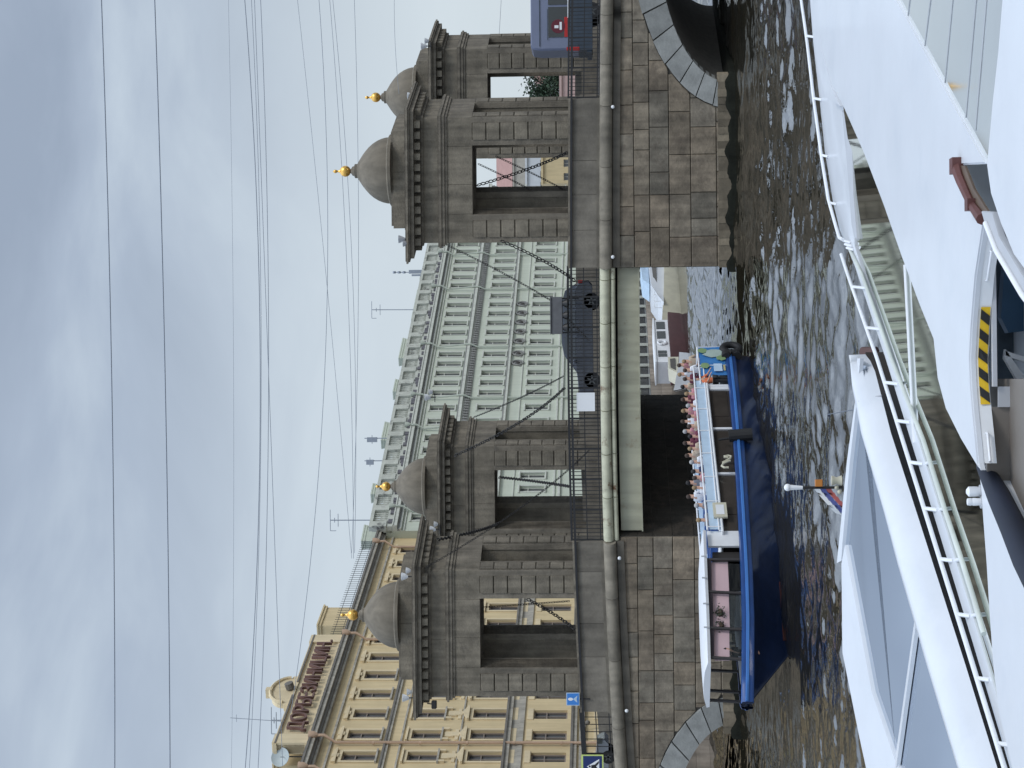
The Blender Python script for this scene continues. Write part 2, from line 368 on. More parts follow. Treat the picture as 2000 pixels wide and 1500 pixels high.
# ------------------------------------------------------------------ bridge
bridge = thing('stone_bridge', 'granite bridge of two stone arches with a steel middle span over the river', 'bridge', (0, Y0, 0))
BO = bridge.location
ARCH_R, ARCH_L = 20.7, -22.5; AA, AB, AZ = 6.8, 3.25, .2; TH = 1.2
def arch_out(x):
    z = -9
    for c in (ARCH_R, ARCH_L):
        t = (x-c)/(AA+TH)
        if abs(t) < 1: z = max(z, AZ+(AB+TH)*math.sqrt(1-t*t))
    return z
STONES = [(1.0, .99, .97), (.86, .87, .86), (1.06, 1.0, .93), (.92, .89, .85), (1.12, 1.08, 1.02), (.84, .79, .74), (1.0, 1.01, 1.0), (.95, .89, .82), (1.02, .95, .88)]
courses = [.2, .86, 2.05, 3.05, 3.95, 4.68, 5.46]
def block_wall(a0, a1, d=0.0, seed=1):
    rnd = random.Random(seed); m = MB()
    for zi in range(len(courses)-1):
        z0, z1 = courses[zi]+.012, courses[zi+1]-.012; a = a0
        while a < a1-.05:
            ln = rnd.uniform(.8, 2.1); b = min(a1, a+ln)
            if a1-b < .5: b = a1
            t = rnd.choice(STONES); k = rnd.uniform(.85, 1.12); t = tuple(c*k for c in t); pr = d-.05-rnd.uniform(0, .025)
            n = 9; xs = [a+.012+(b-a-.024)*i/n for i in range(n+1)]
            lo = [max(z0, arch_out(x_)+.015) for x_ in xs]
            seg = []
            for i in range(n+1):
                if lo[i] < z1-.03: seg.append(i)
            if len(seg) >= 2:
                i0, i1 = seg[0], seg[-1]
                pts = [(xs[i], lo[i]) for i in range(i0, i1+1)]+[(xs[i1], z1), (xs[i0], z1)]
                if abs(max(lo[i0:i1+1])-z0) < 1e-6: pts = [(xs[i0], z0), (xs[i1], z0), (xs[i1], z1), (xs[i0], z1)]
                e_ = .03    # chamfered face
                cx = sum(p[0] for p in pts)/len(pts); cz = sum(p[1] for p in pts)/len(pts)
                fr = [(p[0]+(cx-p[0])*min(.4, e_/max(.1, abs(cx-p[0])))*1, p[1]+(cz-p[1])*min(.4, e_/max(.1, abs(cz-p[1])))) for p in pts]
                nn = len(pts)
                V = [BM(p[0], pr, p[1]) for p in fr]+[BM(p[0], pr+.035, p[1]) for p in pts]+[BM(p[0], d+.1, p[1]) for p in pts]
                m.mesh(V, [list(range(nn))]+[[r_*nn+i, r_*nn+(i+1) % nn, (r_+1)*nn+(i+1) % nn, (r_+1)*nn+i] for r_ in (0, 1) for i in range(nn)], t)
            a = b
    return m
PA = dict(L=(ub(90)-.0, ub(450)), R=(ub(975), ub(1333)))
for nm, (a0, a1) in (('left', (-31, ub(450))), ('right', (ub(975), 60))):
    m = block_wall(a0, a1, 0, 3 if nm == 'left' else 11)
    # end faces of the pier, in the middle span
    fa = a1 if nm == 'left' else a0
    rnd = random.Random(5)
    sg = 1 if nm == 'left' else -1
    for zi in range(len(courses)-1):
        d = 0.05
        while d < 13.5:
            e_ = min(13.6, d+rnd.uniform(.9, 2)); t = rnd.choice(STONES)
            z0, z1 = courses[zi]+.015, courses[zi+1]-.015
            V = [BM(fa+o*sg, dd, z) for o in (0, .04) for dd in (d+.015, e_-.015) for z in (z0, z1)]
            m.mesh(V, [[0, 1, 3, 2], [4, 5, 7, 6], [0, 1, 5, 4], [2, 3, 7, 6], [0, 2, 6, 4], [1, 3, 7, 5]], tuple(q*.16 for q in t)); d = e_  # low tint: shade under the middle span put into the stone colour
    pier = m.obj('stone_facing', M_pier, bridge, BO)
    # core with the barrel of the arch
    c = MB(); ac = ARCH_L if nm == 'left' else ARCH_R
    n = 40; prof = []
    for i in range(n+1):
        t = math.pi*i/n; prof.append((ac-AA*math.cos(t), AZ+AB*math.sin(t)))
    far = a0 if nm == 'left' else a1
    if nm == 'left': poly = [(a0, -1.2), (a0, 5.46)]+[(a1, 5.46), (a1, -1.2)]+[(ac+AA, -1.2)]+prof[::-1]+[(ac-AA, -1.2)]
    else: poly = [(a0, -1.2), (a0, 5.46), (a1, 5.46), (a1, -1.2), (ac+AA, -1.2)]+prof[::-1]+[(ac-AA, -1.2)]
    V = [BM(p[0], .03, p[1]) for p in poly]; nn = len(poly)
    V2 = [BM(p[0], 13.6, p[1]) for p in poly]
    c.mesh(V+V2, [list(range(nn)), list(range(2*nn-1, nn-1, -1))]+[[i, nn+i, nn+(i+1) % nn, (i+1) % nn] for i in range(nn)])
    c.obj('pier_core', M_joint, bridge, BO)
    # voussoirs
    vz = MB(); rnd = random.Random(9)
    NV = 17
    for i in range(NV):
        t0 = math.pi*i/NV; t1 = math.pi*(i+1)/NV; g_ = .006
        t = rnd.uniform(.78, 1.12); th = TH+rnd.uniform(-.05, .05)
        P = []
        for tt in (t0+g_, (t0+t1)/2, t1-g_): P.append((ac-AA*math.cos(tt), AZ+AB*math.sin(tt)))
        for tt in (t1-g_, (t0+t1)/2, t0+g_): P.append((ac-(AA+th)*math.cos(tt), AZ+(AB+th)*math.sin(tt)))
        pr = -.10-rnd.uniform(0, .03)
        V = [BM(p[0], pr, p[1]) for p in P]+[BM(p[0], .5, p[1]) for p in P]
        vz.mesh(V, [list(range(6))]+[[k, 6+k, 6+(k+1) % 6, (k+1) % 6] for k in range(6)], (t, t, t*.99))
    vz.obj('arch_ring', M_arch, bridge, BO)
    # eroded base course and wet waterline
    lo0, lo1 = (ub(70), ub(450)) if nm == 'left' else (ub(975), ub(1350))
    b_ = MB(); rnd = random.Random(4); nseg = 26
    for i in range(nseg):
        x0 = lo0+(lo1-lo0)*i/nseg; x1 = lo0+(lo1-lo0)*(i+1)/nseg; t = rnd.uniform(.55, 1.25)
        z0 = .1-rnd.uniform(0, .1); zt_ = .80+rnd.uniform(-.03, .02)
        V = [BM(xx, dd, z) for xx in (x0, x1) for dd in (-.13-rnd.uniform(0, .04), .2) for z in (z0, zt_)]
        b_.mesh(V, [[0, 1, 3, 2], [4, 5, 7, 6], [0, 1, 5, 4], [2, 3, 7, 6], [0, 2, 6, 4], [1, 3, 7, 5]], (t, t, t))
    M_lt = MATS.get('base_stone') or mat('base_stone', (.19, .158, .112), .9, var=.3, vs=1.6, bump=.5, bs=6, tint=True)
    b_.obj('base_course', M_lt, bridge, BO)
    al = MB(); na_ = 90; V = []
    for i in range(na_+1):
        x0 = lo0-.15+(lo1-lo0+.3)*i/na_
        zt = .34+.09*math.sin(i*.23+2)+.07*math.sin(i*.61)+rnd.uniform(-.02, .02); ob = rnd.uniform(0, .02)
        V += [BM(x0, -.34-ob, -1), BM(x0, -.30-ob, zt-.12), BM(x0, -.19, zt), BM(x0, .15, zt+.01), BM(x0, 13.7, .1), BM(x0, 13.7, -1)]
    al.mesh(V, [[i*6+j, i*6+(j+1) % 6, (i+1)*6+(j+1) % 6, (i+1)*6+j] for i in range(na_) for j in range(6)]+[list(range(6)), [na_*6+j for j in range(6)]])
    al.obj('wet_base', M_algae, bridge, BO, smooth=50)
# deck, cornice roll, girder
NA = 46
def strip(m, a0, a1, prof, n=24, tint=None):
    """sweep a closed (d, dz) profile along the deck line"""
    k = len(prof); V = []
    for i in range(n+1):
        a = a0+(a1-a0)*i/n
        for d, z in prof: V.append(BM(a, d, deckz(a)+z))
    F_ = [[i*k+j, i*k+(j+1) % k, (i+1)*k+(j+1) % k, (i+1)*k+j] for i in range(n) for j in range(k)]+[list(range(k)), [n*k+j for j in range(k)]]
    m.mesh(V, F_, tint)
def rollprof(r, d0, z0, n=12): return [(d0-r*math.cos(2*math.pi*i/n), z0+r*math.sin(2*math.pi*i/n)) for i in range(n)]
SL, SR = ub(445), ub(978)
dk = MB(); strip(dk, -31, 60, [(.05, -.62), (.05, -.02), (13.6, -.02), (13.6, -.62)], 60); dk.obj('deck_slab', M_joint, bridge, BO)
rd = MB(); strip(rd, -31, 60, [(2.4, -.01), (2.4, .03), (11.2, .03), (11.2, -.01)], 60); rd.obj('roadway', M_asph, bridge, BO)
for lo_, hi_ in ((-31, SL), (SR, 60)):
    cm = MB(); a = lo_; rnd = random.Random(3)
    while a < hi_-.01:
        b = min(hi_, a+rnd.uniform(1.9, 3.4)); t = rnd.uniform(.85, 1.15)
        strip(cm, a+.012, b-.012, rollprof(.30, -.12, -.30), 5, (t, t, t*.98)); strip(cm, a, b, [(-.15, -.95), (-.15, -.62), (.3, -.62), (.3, -.95)], 4, (.45, .45, .45)); a = b  # lower strip tinted dark, the shadow slot below the roll put into colour
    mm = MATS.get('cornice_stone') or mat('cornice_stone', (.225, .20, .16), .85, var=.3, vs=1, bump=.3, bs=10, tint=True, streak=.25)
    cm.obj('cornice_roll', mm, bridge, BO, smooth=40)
cm = MB(); a = SL+.02
while a < SR-.1:
    b = min(SR-.02, a+2.02); strip(cm, a+.02, b-.02, rollprof(.24, -.06, -.25), 3); strip(cm, a+.02, b-.02, rollprof(.11, -.05, -.62), 3); a = b
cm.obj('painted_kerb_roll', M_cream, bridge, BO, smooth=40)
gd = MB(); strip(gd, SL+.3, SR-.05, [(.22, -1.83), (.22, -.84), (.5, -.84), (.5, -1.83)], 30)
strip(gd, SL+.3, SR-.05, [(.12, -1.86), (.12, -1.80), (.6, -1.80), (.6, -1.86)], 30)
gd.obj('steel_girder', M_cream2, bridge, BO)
ug = MB()
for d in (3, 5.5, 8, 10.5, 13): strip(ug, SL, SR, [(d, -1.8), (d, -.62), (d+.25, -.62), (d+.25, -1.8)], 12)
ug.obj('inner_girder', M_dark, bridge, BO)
# parapets: granite slabs over the piers, iron elsewhere
def parapet(a0, a1, d, seed, m, hh=1.28):
    rnd = random.Random(seed); a = a0
    while a < a1-.02:
        b = min(a1, a+rnd.uniform(1.5, 2.6))
        if a1-b < .7: b = a1
        t = rnd.uniform(.72, 1.05); strip(m, a+.01, b-.01, [(d, 0), (d, hh), (d+.42, hh), (d+.42, 0)], 2, (t, t*1.0, t*.99)); a = b
    strip(m, a0, a1, [(d-.10, 0), (d-.10, .13), (d+.5, .13), (d+.5, 0)], 6, (.75, .75, .72))
def rails(m, a0, a1, d, top=1.5, step=.175, mid=True):
    n = int((a1-a0)/step)
    for i in range(n+1):
        a = a0+(a1-a0)*i/n; z = deckz(a)
        w_ = .012 if i % 8 else .03
        V = [BM(a+sx, d+sy, zz) for zz in (z, z+top-.06) for sx, sy in ((-w_, -w_), (w_, -w_), (w_, w_), (-w_, w_))]
        m.mesh(V, [[0, 1, 5, 4], [1, 2, 6, 5], [2, 3, 7, 6], [3, 0, 4, 7]])
    for z in ([.1, .72] if mid else [.1, top-.35]): strip(m, a0, a1, [(d-.02, z), (d-.02, z+.045), (d+.02, z+.045), (d+.02, z)], 10)
pm = MB(); parapet(ub(108), ub(440), .02, 2, pm); parapet(ub(975), ub(1305), .02, 8, pm)
for dd in (13.1,): parapet(-31, 60, dd, 6, pm)
pm.obj('granite_parapet', mat('parapet_stone', (.19, .17, .14), .85, var=.34, vs=1.2, bump=.3, bs=10, tint=True, streak=.2), bridge, BO)
im = MB(); rails(im, ub(440), ub(975), .18); im.obj('iron_balustrade', M_iron, bridge, BO)
im = MB(); rails(im, -31, ub(108), .18, step=.34); im.obj('iron_balustrade', M_iron, bridge, BO)
im = MB(); rails(im, ub(1305), 60, .18); im.obj('iron_balustrade', M_iron, bridge, BO)
cp = MB(); strip(cp, ub(108), ub(440), [(-.03, 1.30), (-.03, 1.45), (.5, 1.45), (.5, 1.30)], 10); strip(cp, ub(975), ub(1305), [(-.03, 1.30), (-.03, 1.45), (.5, 1.45), (.5, 1.30)], 10)
cp.obj('parapet_coping', M_tower, bridge, BO)
hr = MB(); strip(hr, -31, 60, [(-.10, 1.26), (-.10, 1.36), (-.035, 1.36), (-.035, 1.26)], 70)
strip(hr, ub(440), ub(975), [(.13, 1.42), (.13, 1.52), (.23, 1.52), (.23, 1.42)], 10); strip(hr, -31, ub(108), [(.1, 1.36), (.1, 1.5), (.26, 1.5), (.26, 1.36)], 6); strip(hr, ub(1305), 60, [(.13, 1.42), (.13, 1.5), (.23, 1.5), (.23, 1.42)], 10)
hr.obj('handrail', M_iron, bridge, BO)
# ------------------------------------------------------------------ towers
def make_tower():
    t = thing('bridge_tower', None, None)
    W, TD, PW = 5.9, 2.9, 1.32; H = W/2
    zb = 0; zo = 5.95
    def S(m): return m.xf(lambda a, d, z: (a+K*d, d, z))
    rnd = random.Random(21)
    # pillars with rusticated faces
    pills = [(-H, -H+PW, 0, .75), (H-PW, H, 0, .75), (-H, -H+PW+.25, TD-.75, TD), (H-PW-.85, H, TD-.75, TD)]
    for (a0, a1, d0, d1) in pills:
        m = MB(); k = .95; m.box(a0, a1, d0+.05, d1-.05, zb, zo, (.72, .72, .7))
        m.box(a0+.0, a0+.26, d0-.0, d1+.0, zb, zo, (k, k, k)); m.box(a1-.26, a1, d0-.0, d1+.0, zb, zo, (k, k, k))
        z = zb
        while z < zo-.05:
            z1 = min(zo, z+.66); q_ = rnd.uniform(.88, 1.14)
            m.box(a0+.27, a1-.265, d0-.045 if d0 < .1 else d0+.06, d1+.045 if d0 > .1 else d1-.06, z+.02, z1-.025, (q_, q_, q_*.98), bev=.03)
            m.box(a0-.03 if a0 < -1 else a0+.1, a1-.1 if a0 < -1 else a1+.03, d0+.13, d1-.13, z+.02, z1-.025, (q_*.95, q_*.95, q_*.94), bev=.03); z = z1
        S(m).obj('pillar', M_tower, t)
    m = MB(); m.box(-H-.06, H+.06, -.08, TD+.08, 0, .9, (.8, .8, .8))
    m.xf(lambda a, d, z: (a, d, z))
    S(m).obj('plinth', M_tower, t)
    m = MB()   # lintel ring: four beams round an open top
    def ring(m, o, z0, z1, th=.75, tint=None):
        m.box(-H-o, H+o, -o, -o+th+o, z0, z1, tint); m.box(-H-o, H+o, TD-th, TD+o, z0, z1, tint)
        m.box(-H-o, -H+th, th, TD-th, z0, z1, tint); m.box(H-th, H+o, th, TD-th, z0, z1, tint)
    zt = zo
    for a0, a1, tt in ((-H, -H+1.36, .93), (-H+1.36, -.2, 1.02), (-.2, H-1.36, 1.05), (H-1.36, H, .95)):
        m.box(a0+.008, a1-.008, -.0, .75, zo, zo+1.19, (tt, tt, tt*.98))
    m.box(-H+.02, H-.02, TD-.75, TD, zo, zo+1.19, (.9, .9, .9)); m.box(-H, -H+.75, .75, TD-.75, zo, zo+1.19, (.95, .95, .95)); m.box(H-.75, H, .75, TD-.75, zo, zo+1.19, (.95, .95, .95))
    S(m).obj('lintel', M_tower, t)
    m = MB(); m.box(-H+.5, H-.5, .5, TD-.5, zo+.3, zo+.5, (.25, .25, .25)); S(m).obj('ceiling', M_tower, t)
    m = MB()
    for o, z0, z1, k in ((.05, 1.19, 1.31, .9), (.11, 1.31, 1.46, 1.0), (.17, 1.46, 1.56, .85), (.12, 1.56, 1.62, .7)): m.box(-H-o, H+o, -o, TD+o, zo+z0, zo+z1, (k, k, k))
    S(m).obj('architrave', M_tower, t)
    m = MB(); m.box(-H+.02, -.3, .0, TD, zo+1.62, zo+2.3, (.92, .92, .9)); m.box(-.285, H-.02, .0, TD, zo+1.62, zo+2.3, (.98, .98, .96)); S(m).obj('frieze', M_tower, t)
    m = MB()
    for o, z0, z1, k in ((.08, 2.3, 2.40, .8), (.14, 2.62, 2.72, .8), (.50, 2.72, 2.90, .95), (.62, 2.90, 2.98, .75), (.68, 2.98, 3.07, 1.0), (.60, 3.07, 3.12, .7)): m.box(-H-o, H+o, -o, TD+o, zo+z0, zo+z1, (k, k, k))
    m.box(-H-.1, H+.1, -.1, TD+.1, zo+2.40, zo+2.62, (.45, .45, .45))  # band behind the dentils tinted dark for their shadow
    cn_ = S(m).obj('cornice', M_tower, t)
    m = MB(); n = 12
    for i in range(n):
        a = -H-.05+(W+.1)*(i+.5)/n
        m.box(a-.15, a+.15, -.36, -.1, zo+2.42, zo+2.70, (.9, .9, .88)); m.box(a-.15, a+.15, TD+.1, TD+.36, zo+2.42, zo+2.70, (.9, .9, .88))
    for i in range(6):
        d = TD*(i+.5)/6
        m.box(-H-.36, -H-.1, d-.15, d+.15, zo+2.42, zo+2.70, (.9, .9, .88)); m.box(H+.1, H+.36, d-.15, d+.15, zo+2.42, zo+2.70, (.9, .9, .88))
    S(m).obj('dentils', M_tower, cn_)
    m = MB(); c = (K*TD/2*0, 0)
    m.box(-2.36, 2.36, .15, TD-.15, zo+3.12, zo+3.22, (.7, .7, .7)); m.box(-2.3, 0.35, .2, TD-.2, zo+3.22, zo+3.76, (1, 1, .98)); m.box(.365, 2.3, .2, TD-.2, zo+3.22, zo+3.76, (.95, .95, .93)); m.box(-2.2, 2.2, .25, TD-.25, zo+3.76, zo+3.86, (.85, .85, .85))
    S(m).obj('attic', M_tower, t)
    cx, cy = K*TD/2, TD/2
    m = MB(); zd = zo+3.86
    m.lathe([(1.72, 0), (1.72, .14), (1.62, .2)], (cx, cy, zd), 36, (.9, .9, .9)); m.obj('drum', M_dome, t, smooth=30)
    m = MB()
    prof = [(1.58, 0), (1.57, .16), (1.52, .36), (1.43, .57), (1.30, .78), (1.13, .98), (.93, 1.16), (.72, 1.32), (.52, 1.45), (.36, 1.55), (.28, 1.62)]
    m.lathe(prof, (cx, cy, zd+.2), 40); dm = m.obj('dome', M_dome, t, smooth=40)
    m = MB(); m.lathe([(.34, 1.58), (.34, 1.68), (.24, 1.72), (.22, 1.80), (.13, 1.86), (.07, 1.92)], (cx, cy, zd+.2), 20); m.obj('pedestal', M_tower, dm, smooth=40)
    m = MB(); zc = zd+.2+2.15
    m.sph((cx, cy, zc), .265, 20, 14); m.lathe([(.09, -.32), (.06, -.24)], (cx, cy, zc), 12); fn = m.obj('gilded_ball', M_gold, dm, smooth=60)
    m = MB(); m.lathe([(.10, .24), (.05, .32), (.045, .40), (.08, .44), (.085, .52), (.02, .60)], (cx, cy, zc), 12); m.obj('finial_tip', M_gold, fn, smooth=60)
    return t
tw = make_tower()
TB = 6.30
towers = [tw]+[copy_tree(tw) for _ in range(3)]
spec = [((-11.68, 81.45), 'near domed stone tower on the left pier, closest to the yellow building'),
        ((9.60, 81.6), 'near domed stone tower on the pier beside the right arch'),
        ((-6.2, 93.2), 'far domed stone tower standing where pale and yellow facades meet, behind the left near tower'),
        ((15.05, 93.2), 'far domed stone tower partly behind the lilac minibus, against open sky')]
for o, ((x, y), lb) in zip(towers, spec):
    o.location = (x, y, TB); tag(o, lb, 'tower', 'domed towers of the bridge')
towers[2].scale = (.97, .97, .97); towers[0].location.z -= .17
# ------------------------------------------------------------------ facades
def wall_holes(m, L0, L1, z0, z1, holes, depth=.32, tint=None):
    xs = sorted({L0, L1, *[h[0] for h in holes], *[h[1] for h in holes]}); zs = sorted({z0, z1, *[h[2] for h in holes], *[h[3] for h in holes]})
    for i in range(len(xs)-1):
        xc = (xs[i]+xs[i+1])/2; run = None
        for j in range(len(zs)-1):
            zc = (zs[j]+zs[j+1])/2
            if any(h[0] < xc < h[1] and h[2] < zc < h[3] for h in holes):
                continue
            m.face([(xs[i], 0, zs[j]), (xs[i+1], 0, zs[j]), (xs[i+1], 0, zs[j+1]), (xs[i], 0, zs[j+1])])
    for a, b, c, d in holes:
        m.face([(a, 0, c), (a, 0, d), (a, depth, d), (a, depth, c)]); m.face([(b, 0, c), (b, depth, c), (b, depth, d), (b, 0, d)])
        m.face([(a, 0, c), (a, depth, c), (b, depth, c), (b, 0, c)]); m.face([(a, 0, d), (b, 0, d), (b, depth, d), (a, depth, d)])
def lbox(m, s0, s1, o0, o1, z0, z1, tint=None): m.box(s0, s1, -o1, -o0, z0, z1, tint)   # o = outward distance
class Fac:
    def __init__(s, x, y, ex, ey):
        l = math.hypot(ex, ey); s.x, s.y, s.ex, s.ey = x, y, ex/l, ey/l
    def s_at(s, u):
        c = (u-750)/FP; return (c*s.y-s.x)/(s.ex-c*s.ey)
    def Y(s, q): return s.y+s.ey*q
    def z_at(s, u, v):
        q = s.s_at(u); return aty(u, v, s.Y(q)).z
    @property
    def rz(s): return math.atan2(s.ey, s.ex)
WPROTO = {}
def win_meshes(key, w_, h, mframe, mpane, bars=(1, [.62]), depth=.24, fw=.09, extra=()):
    if key in WPROTO: return WPROTO[key]
    f = MB(); y0, y1 = depth-.09, depth
    f.box(0, fw, y0, y1, 0, h); f.box(w_-fw, w_, y0, y1, 0, h); f.box(fw, w_-fw, y0, y1, 0, fw); f.box(fw, w_-fw, y0, y1, h-fw, h)
    for k in range(1, bars[0]+1): c = w_*k/(bars[0]+1); f.box(c-.035, c+.035, y0+.01, y1, fw, h-fw)
    for z in bars[1]: f.box(fw, w_-fw, y0+.005, y1-.01, h*z-.04, h*z+.04)
    p = MB(); p.box(fw*.6, w_-fw*.6, y1+.02, y1+.05, fw*.6, h-fw*.6)
    fo = f.obj('window', mframe); po = p.obj('pane', mpane); po.parent = fo
    for nm, mb_, mt in extra: mb_.obj(nm, mt, fo)
    WPROTO[key] = (fo, [0]); return WPROTO[key]
def place_win(key, root, x, z):
    fo, cnt = WPROTO[key]
    o = fo if cnt[0] == 0 else copy_tree(fo)
    cnt[0] += 1; o.parent = root; o.location = (x, 0, z)
    return o
# ---- yellow building
fy = Fac(-23.8, 108, 11.4, 38)
yb = thing('yellow_building', 'long yellow stucco building with pink drainpipes and a lettered sign on its attic', 'building', (fy.x, fy.y, ZG), fy.rz)
def hz_(Z): return Z-ZG
cols = []
for u in (-18, 20, 60, 97, 138, 178, 212):
    cols.append(fy.s_at(u))
d_ = 2.86
cols = [1.24+d_*i for i in range(-2, 13)]
YL0, YL1 = -6.5, fy.s_at(465)
rows = [(20.75, 22.9, 1.15), (16.85, 18.75, 1.15), (12.75, 14.95, 1.2), (8.75, 10.95, 1.2), (4.4, 6.6, 1.2)]
holes = []
for (z0, z1, w_) in rows:
    for c in cols:
        if c+w_/2 < YL1-.4: holes.append((c-w_/2, c+w_/2, hz_(z0), hz_(z1)))
m = MB(); wall_holes(m, YL0, YL1, 0, hz_(25.0), holes); m.face([(YL1, 0, 0), (YL1, 12, 0), (YL1, 12, hz_(25)), (YL1, 0, hz_(25))]); m.face([(YL0, 0, 0), (YL0, 12, 0), (YL0, 12, hz_(25)), (YL0, 0, hz_(25))]); m.face([(YL0, 12, 0), (YL1, 12, 0), (YL1, 12, hz_(25)), (YL0, 12, hz_(25))])
m.obj('wall', M_yel, yb)
for k, (z0, z1, w_) in enumerate(rows):
    m = MB(); md = MB(); l, r_, c, a, b = 0, w_, w_/2, 0, z1-z0
    if k < 3:
        lbox(m, l-.2, l-.003, 0, .08, a, b); lbox(m, r_+.003, r_+.2, 0, .08, a, b); lbox(m, l-.2, r_+.2, 0, .08, b+.003, b+.2); lbox(md, l-.26, r_+.26, 0, .17, a-.12, a-.003)
    if k == 0: lbox(m, l-.3, r_+.3, 0, .20, b+.32, b+.46); lbox(m, l-.2, r_+.2, 0, .13, b+.46, b+.6); lbox(m, c-.2, c+.2, .08, .16, b+.2, b+.64)
    if k == 1: lbox(m, l-.28, r_+.28, 0, .19, b+.24, b+.36); lbox(m, l-.2, l, 0, .16, a-.5, a-.12); lbox(m, r_, r_+.2, 0, .16, a-.5, a-.12); lbox(m, c-.32, c+.32, 0, .1, a-.8, a-.25)
    if k == 2: lbox(m, l-.3, r_+.3, 0, .22, b+.26, b+.4); m.prism([(l-.28, -.2, b+.4), (r_+.28, -.2, b+.4), (c, -.2, b+.7)], (0, .2, 0)); lbox(m, c-.26, c+.26, 0, .12, b+.7, b+1.25); lbox(m, l-.1, r_+.1, 0, .07, b+.78, b+1.0); lbox(m, l-.25, r_+.25, 0, .07, a-.75, a-.2)
    if k >= 3: lbox(m, l-.16, r_+.16, 0, .05, b+.05, b+.42)
    win_meshes('y%d' % k, w_, z1-z0, M_wframed, M_pane, (1, [.62]), .26, extra=[('surround', m, M_yel2)]+([('ledge', md, M_trim)] if md.v else []))
    for c in cols:
        if c+w_/2 < YL1-.4: place_win('y%d' % k, yb, c-w_/2, hz_(z0))
m = MB(); z = hz_(0)
for z0, z1, o in ((20.10, 20.28, .14), (19.3, 19.42, .1), (15.55, 15.65, .08), (11.55, 11.85, .1), (11.85, 12.35, .06), (12.35, 12.62, .22), (7.75, 7.95, .1), (8.1, 8.35, .16)): lbox(m, YL0, YL1, 0, o, hz_(z0), hz_(z1))
m.obj('string_course', M_trim, yb)
m = MB()
for z0, z1, o in ((20.28, 20.42, .22), (12.62, 12.76, .34), (8.35, 8.5, .26), (7.6, 7.75, .2)): lbox(m, YL0, YL1, 0, o, hz_(z0), hz_(z1))
m.obj('dark_moulding', M_trimd, yb)
m = MB(); md = MB()
for z0, z1, o in ((23.75, 23.9, .12), (24.42, 24.58, .34), (24.75, 25.0, .68)): lbox(m, YL0, YL1+.0, 0, o, hz_(z0), hz_(z1))
for z0, z1, o in ((24.58, 24.75, .48), (25.0, 25.14, .78)): lbox(md, YL0, YL1, 0, o, hz_(z0), hz_(z1))
m.obj('main_cornice', M_trim, yb); md.obj('cornice_edge', M_trimd, yb)
# rusticated joints on the ground and first floors
m = MB(); zz = 3.0
while zz < 11.3:
    lbox(m, YL0, YL1, .003, .008, hz_(zz), hz_(zz+.035)); zz += .42
# roof
rf = MB(); rf.face([(YL0, -.6, hz_(25.15)), (YL1, -.6, hz_(25.15)), (YL1, 6, hz_(27.4)), (YL0, 6, hz_(27.4))]); rf.face([(YL0, 6, hz_(27.4)), (YL1, 6, hz_(27.4)), (YL1, 12, hz_(25.1)), (YL0, 12, hz_(25.1))])
rf.face([(YL1, -.6, hz_(25.1)), (YL1, 12, hz_(25.1)), (YL1, 6, hz_(27.4))])
s_ = YL0
while s_ < YL1: rf.box(s_-.02, s_+.02, -.6, -.56, hz_(25.15), hz_(25.2)); rf.prism([(s_, -.6, hz_(25.16)), (s_+.05, -.6, hz_(25.16)), (s_+.05, 6, hz_(27.42)), (s_, 6, hz_(27.42))], (0, 0, .06)); s_ += .62
rfo = rf.obj('roof', M_roof, yb)
rr_ = MB(); s_ = fy.s_at(150)
while s_ < YL1-.2:
    rr_.box(s_-.012, s_+.012, .22, .245, hz_(25.3), hz_(26.45)); s_ += .42
for zz in (25.6, 26.2): rr_.box(fy.s_at(150), YL1-.2, .22, .25, hz_(zz), hz_(zz+.03))
rr_.obj('roof_railing', M_iron, rfo)
fg_ = None
def chim(u0, u1, ztop, zbot, parent, mt, o=1.2, depth=1.1, F=None, zo=hz_, mc=None):
    F = F or fy
    s0, s1 = F.s_at(u0), F.s_at(u1); c = MB()
    c.box(s0, s1, o, o+depth, zo(zbot), zo(ztop)); 
    q = .4 if F is fg_ else 1
    c.box(s0-.1*q, s1+.1*q, o-.1*q, o+depth+.1*q, zo(ztop-.32), zo(ztop-.12)); c.box(s0-.18*q, s1+.18*q, o-.18*q, o+depth+.18*q, zo(ztop-.12), zo(ztop))
    c.box(s0-.06, s1+.06, o-.06, o+depth+.06, zo(zbot), zo(zbot+.5))
    return c.obj('chimney', mt, parent)
chim(307, 342, fy.z_at(325, 624), 25.3, rfo, M_yel)
chim(184, 206, fy.z_at(195, 578), 25.3, rfo, M_yel); chim(238, 252, fy.z_at(245, 602), 25.3, rfo, M_yel); chim(36, 78, fy.z_at(57, 538), 25.3, rfo, M_yel)
chim(-12, 16, fy.z_at(10, 548), 25.3, rfo, M_yel)
# attic wall with the lettered sign
sa, sb = fy.s_at(34), fy.s_at(248)
at = MB(); at.box(sa, sb, -.35, .25, hz_(25.15), hz_(27.2)); at.box(sa-.1, sb+.1, -.45, .3, hz_(27.2), hz_(27.42)); at.box(sa-.05, sb+.05, -.42, .3, hz_(25.15), hz_(25.4))
for s_ in (sa+.6, sb-.6): at.box(s_-.6, s_+.6, -.5, .3, hz_(25.15), hz_(27.5))
ato = at.obj('attic_wall', M_yel2, yb)
sp0, sp1 = fy.s_at(112), fy.s_at(168); scn = (sp0+sp1)/2
pd = MB(); n = 14; hw = (sp1-sp0)/2
pp = [(scn-hw, hz_(27.2)), (scn-hw, hz_(27.7))]+[(scn-hw*.8*math.cos(math.pi*i/n), hz_(27.8)+1.05*math.sin(math.pi*i/n)) for i in range(n+1)]+[(scn+hw, hz_(27.7)), (scn+hw, hz_(27.2))]
pd.prism([(p[0], -.4, p[1]) for p in pp], (0, .5, 0)); 
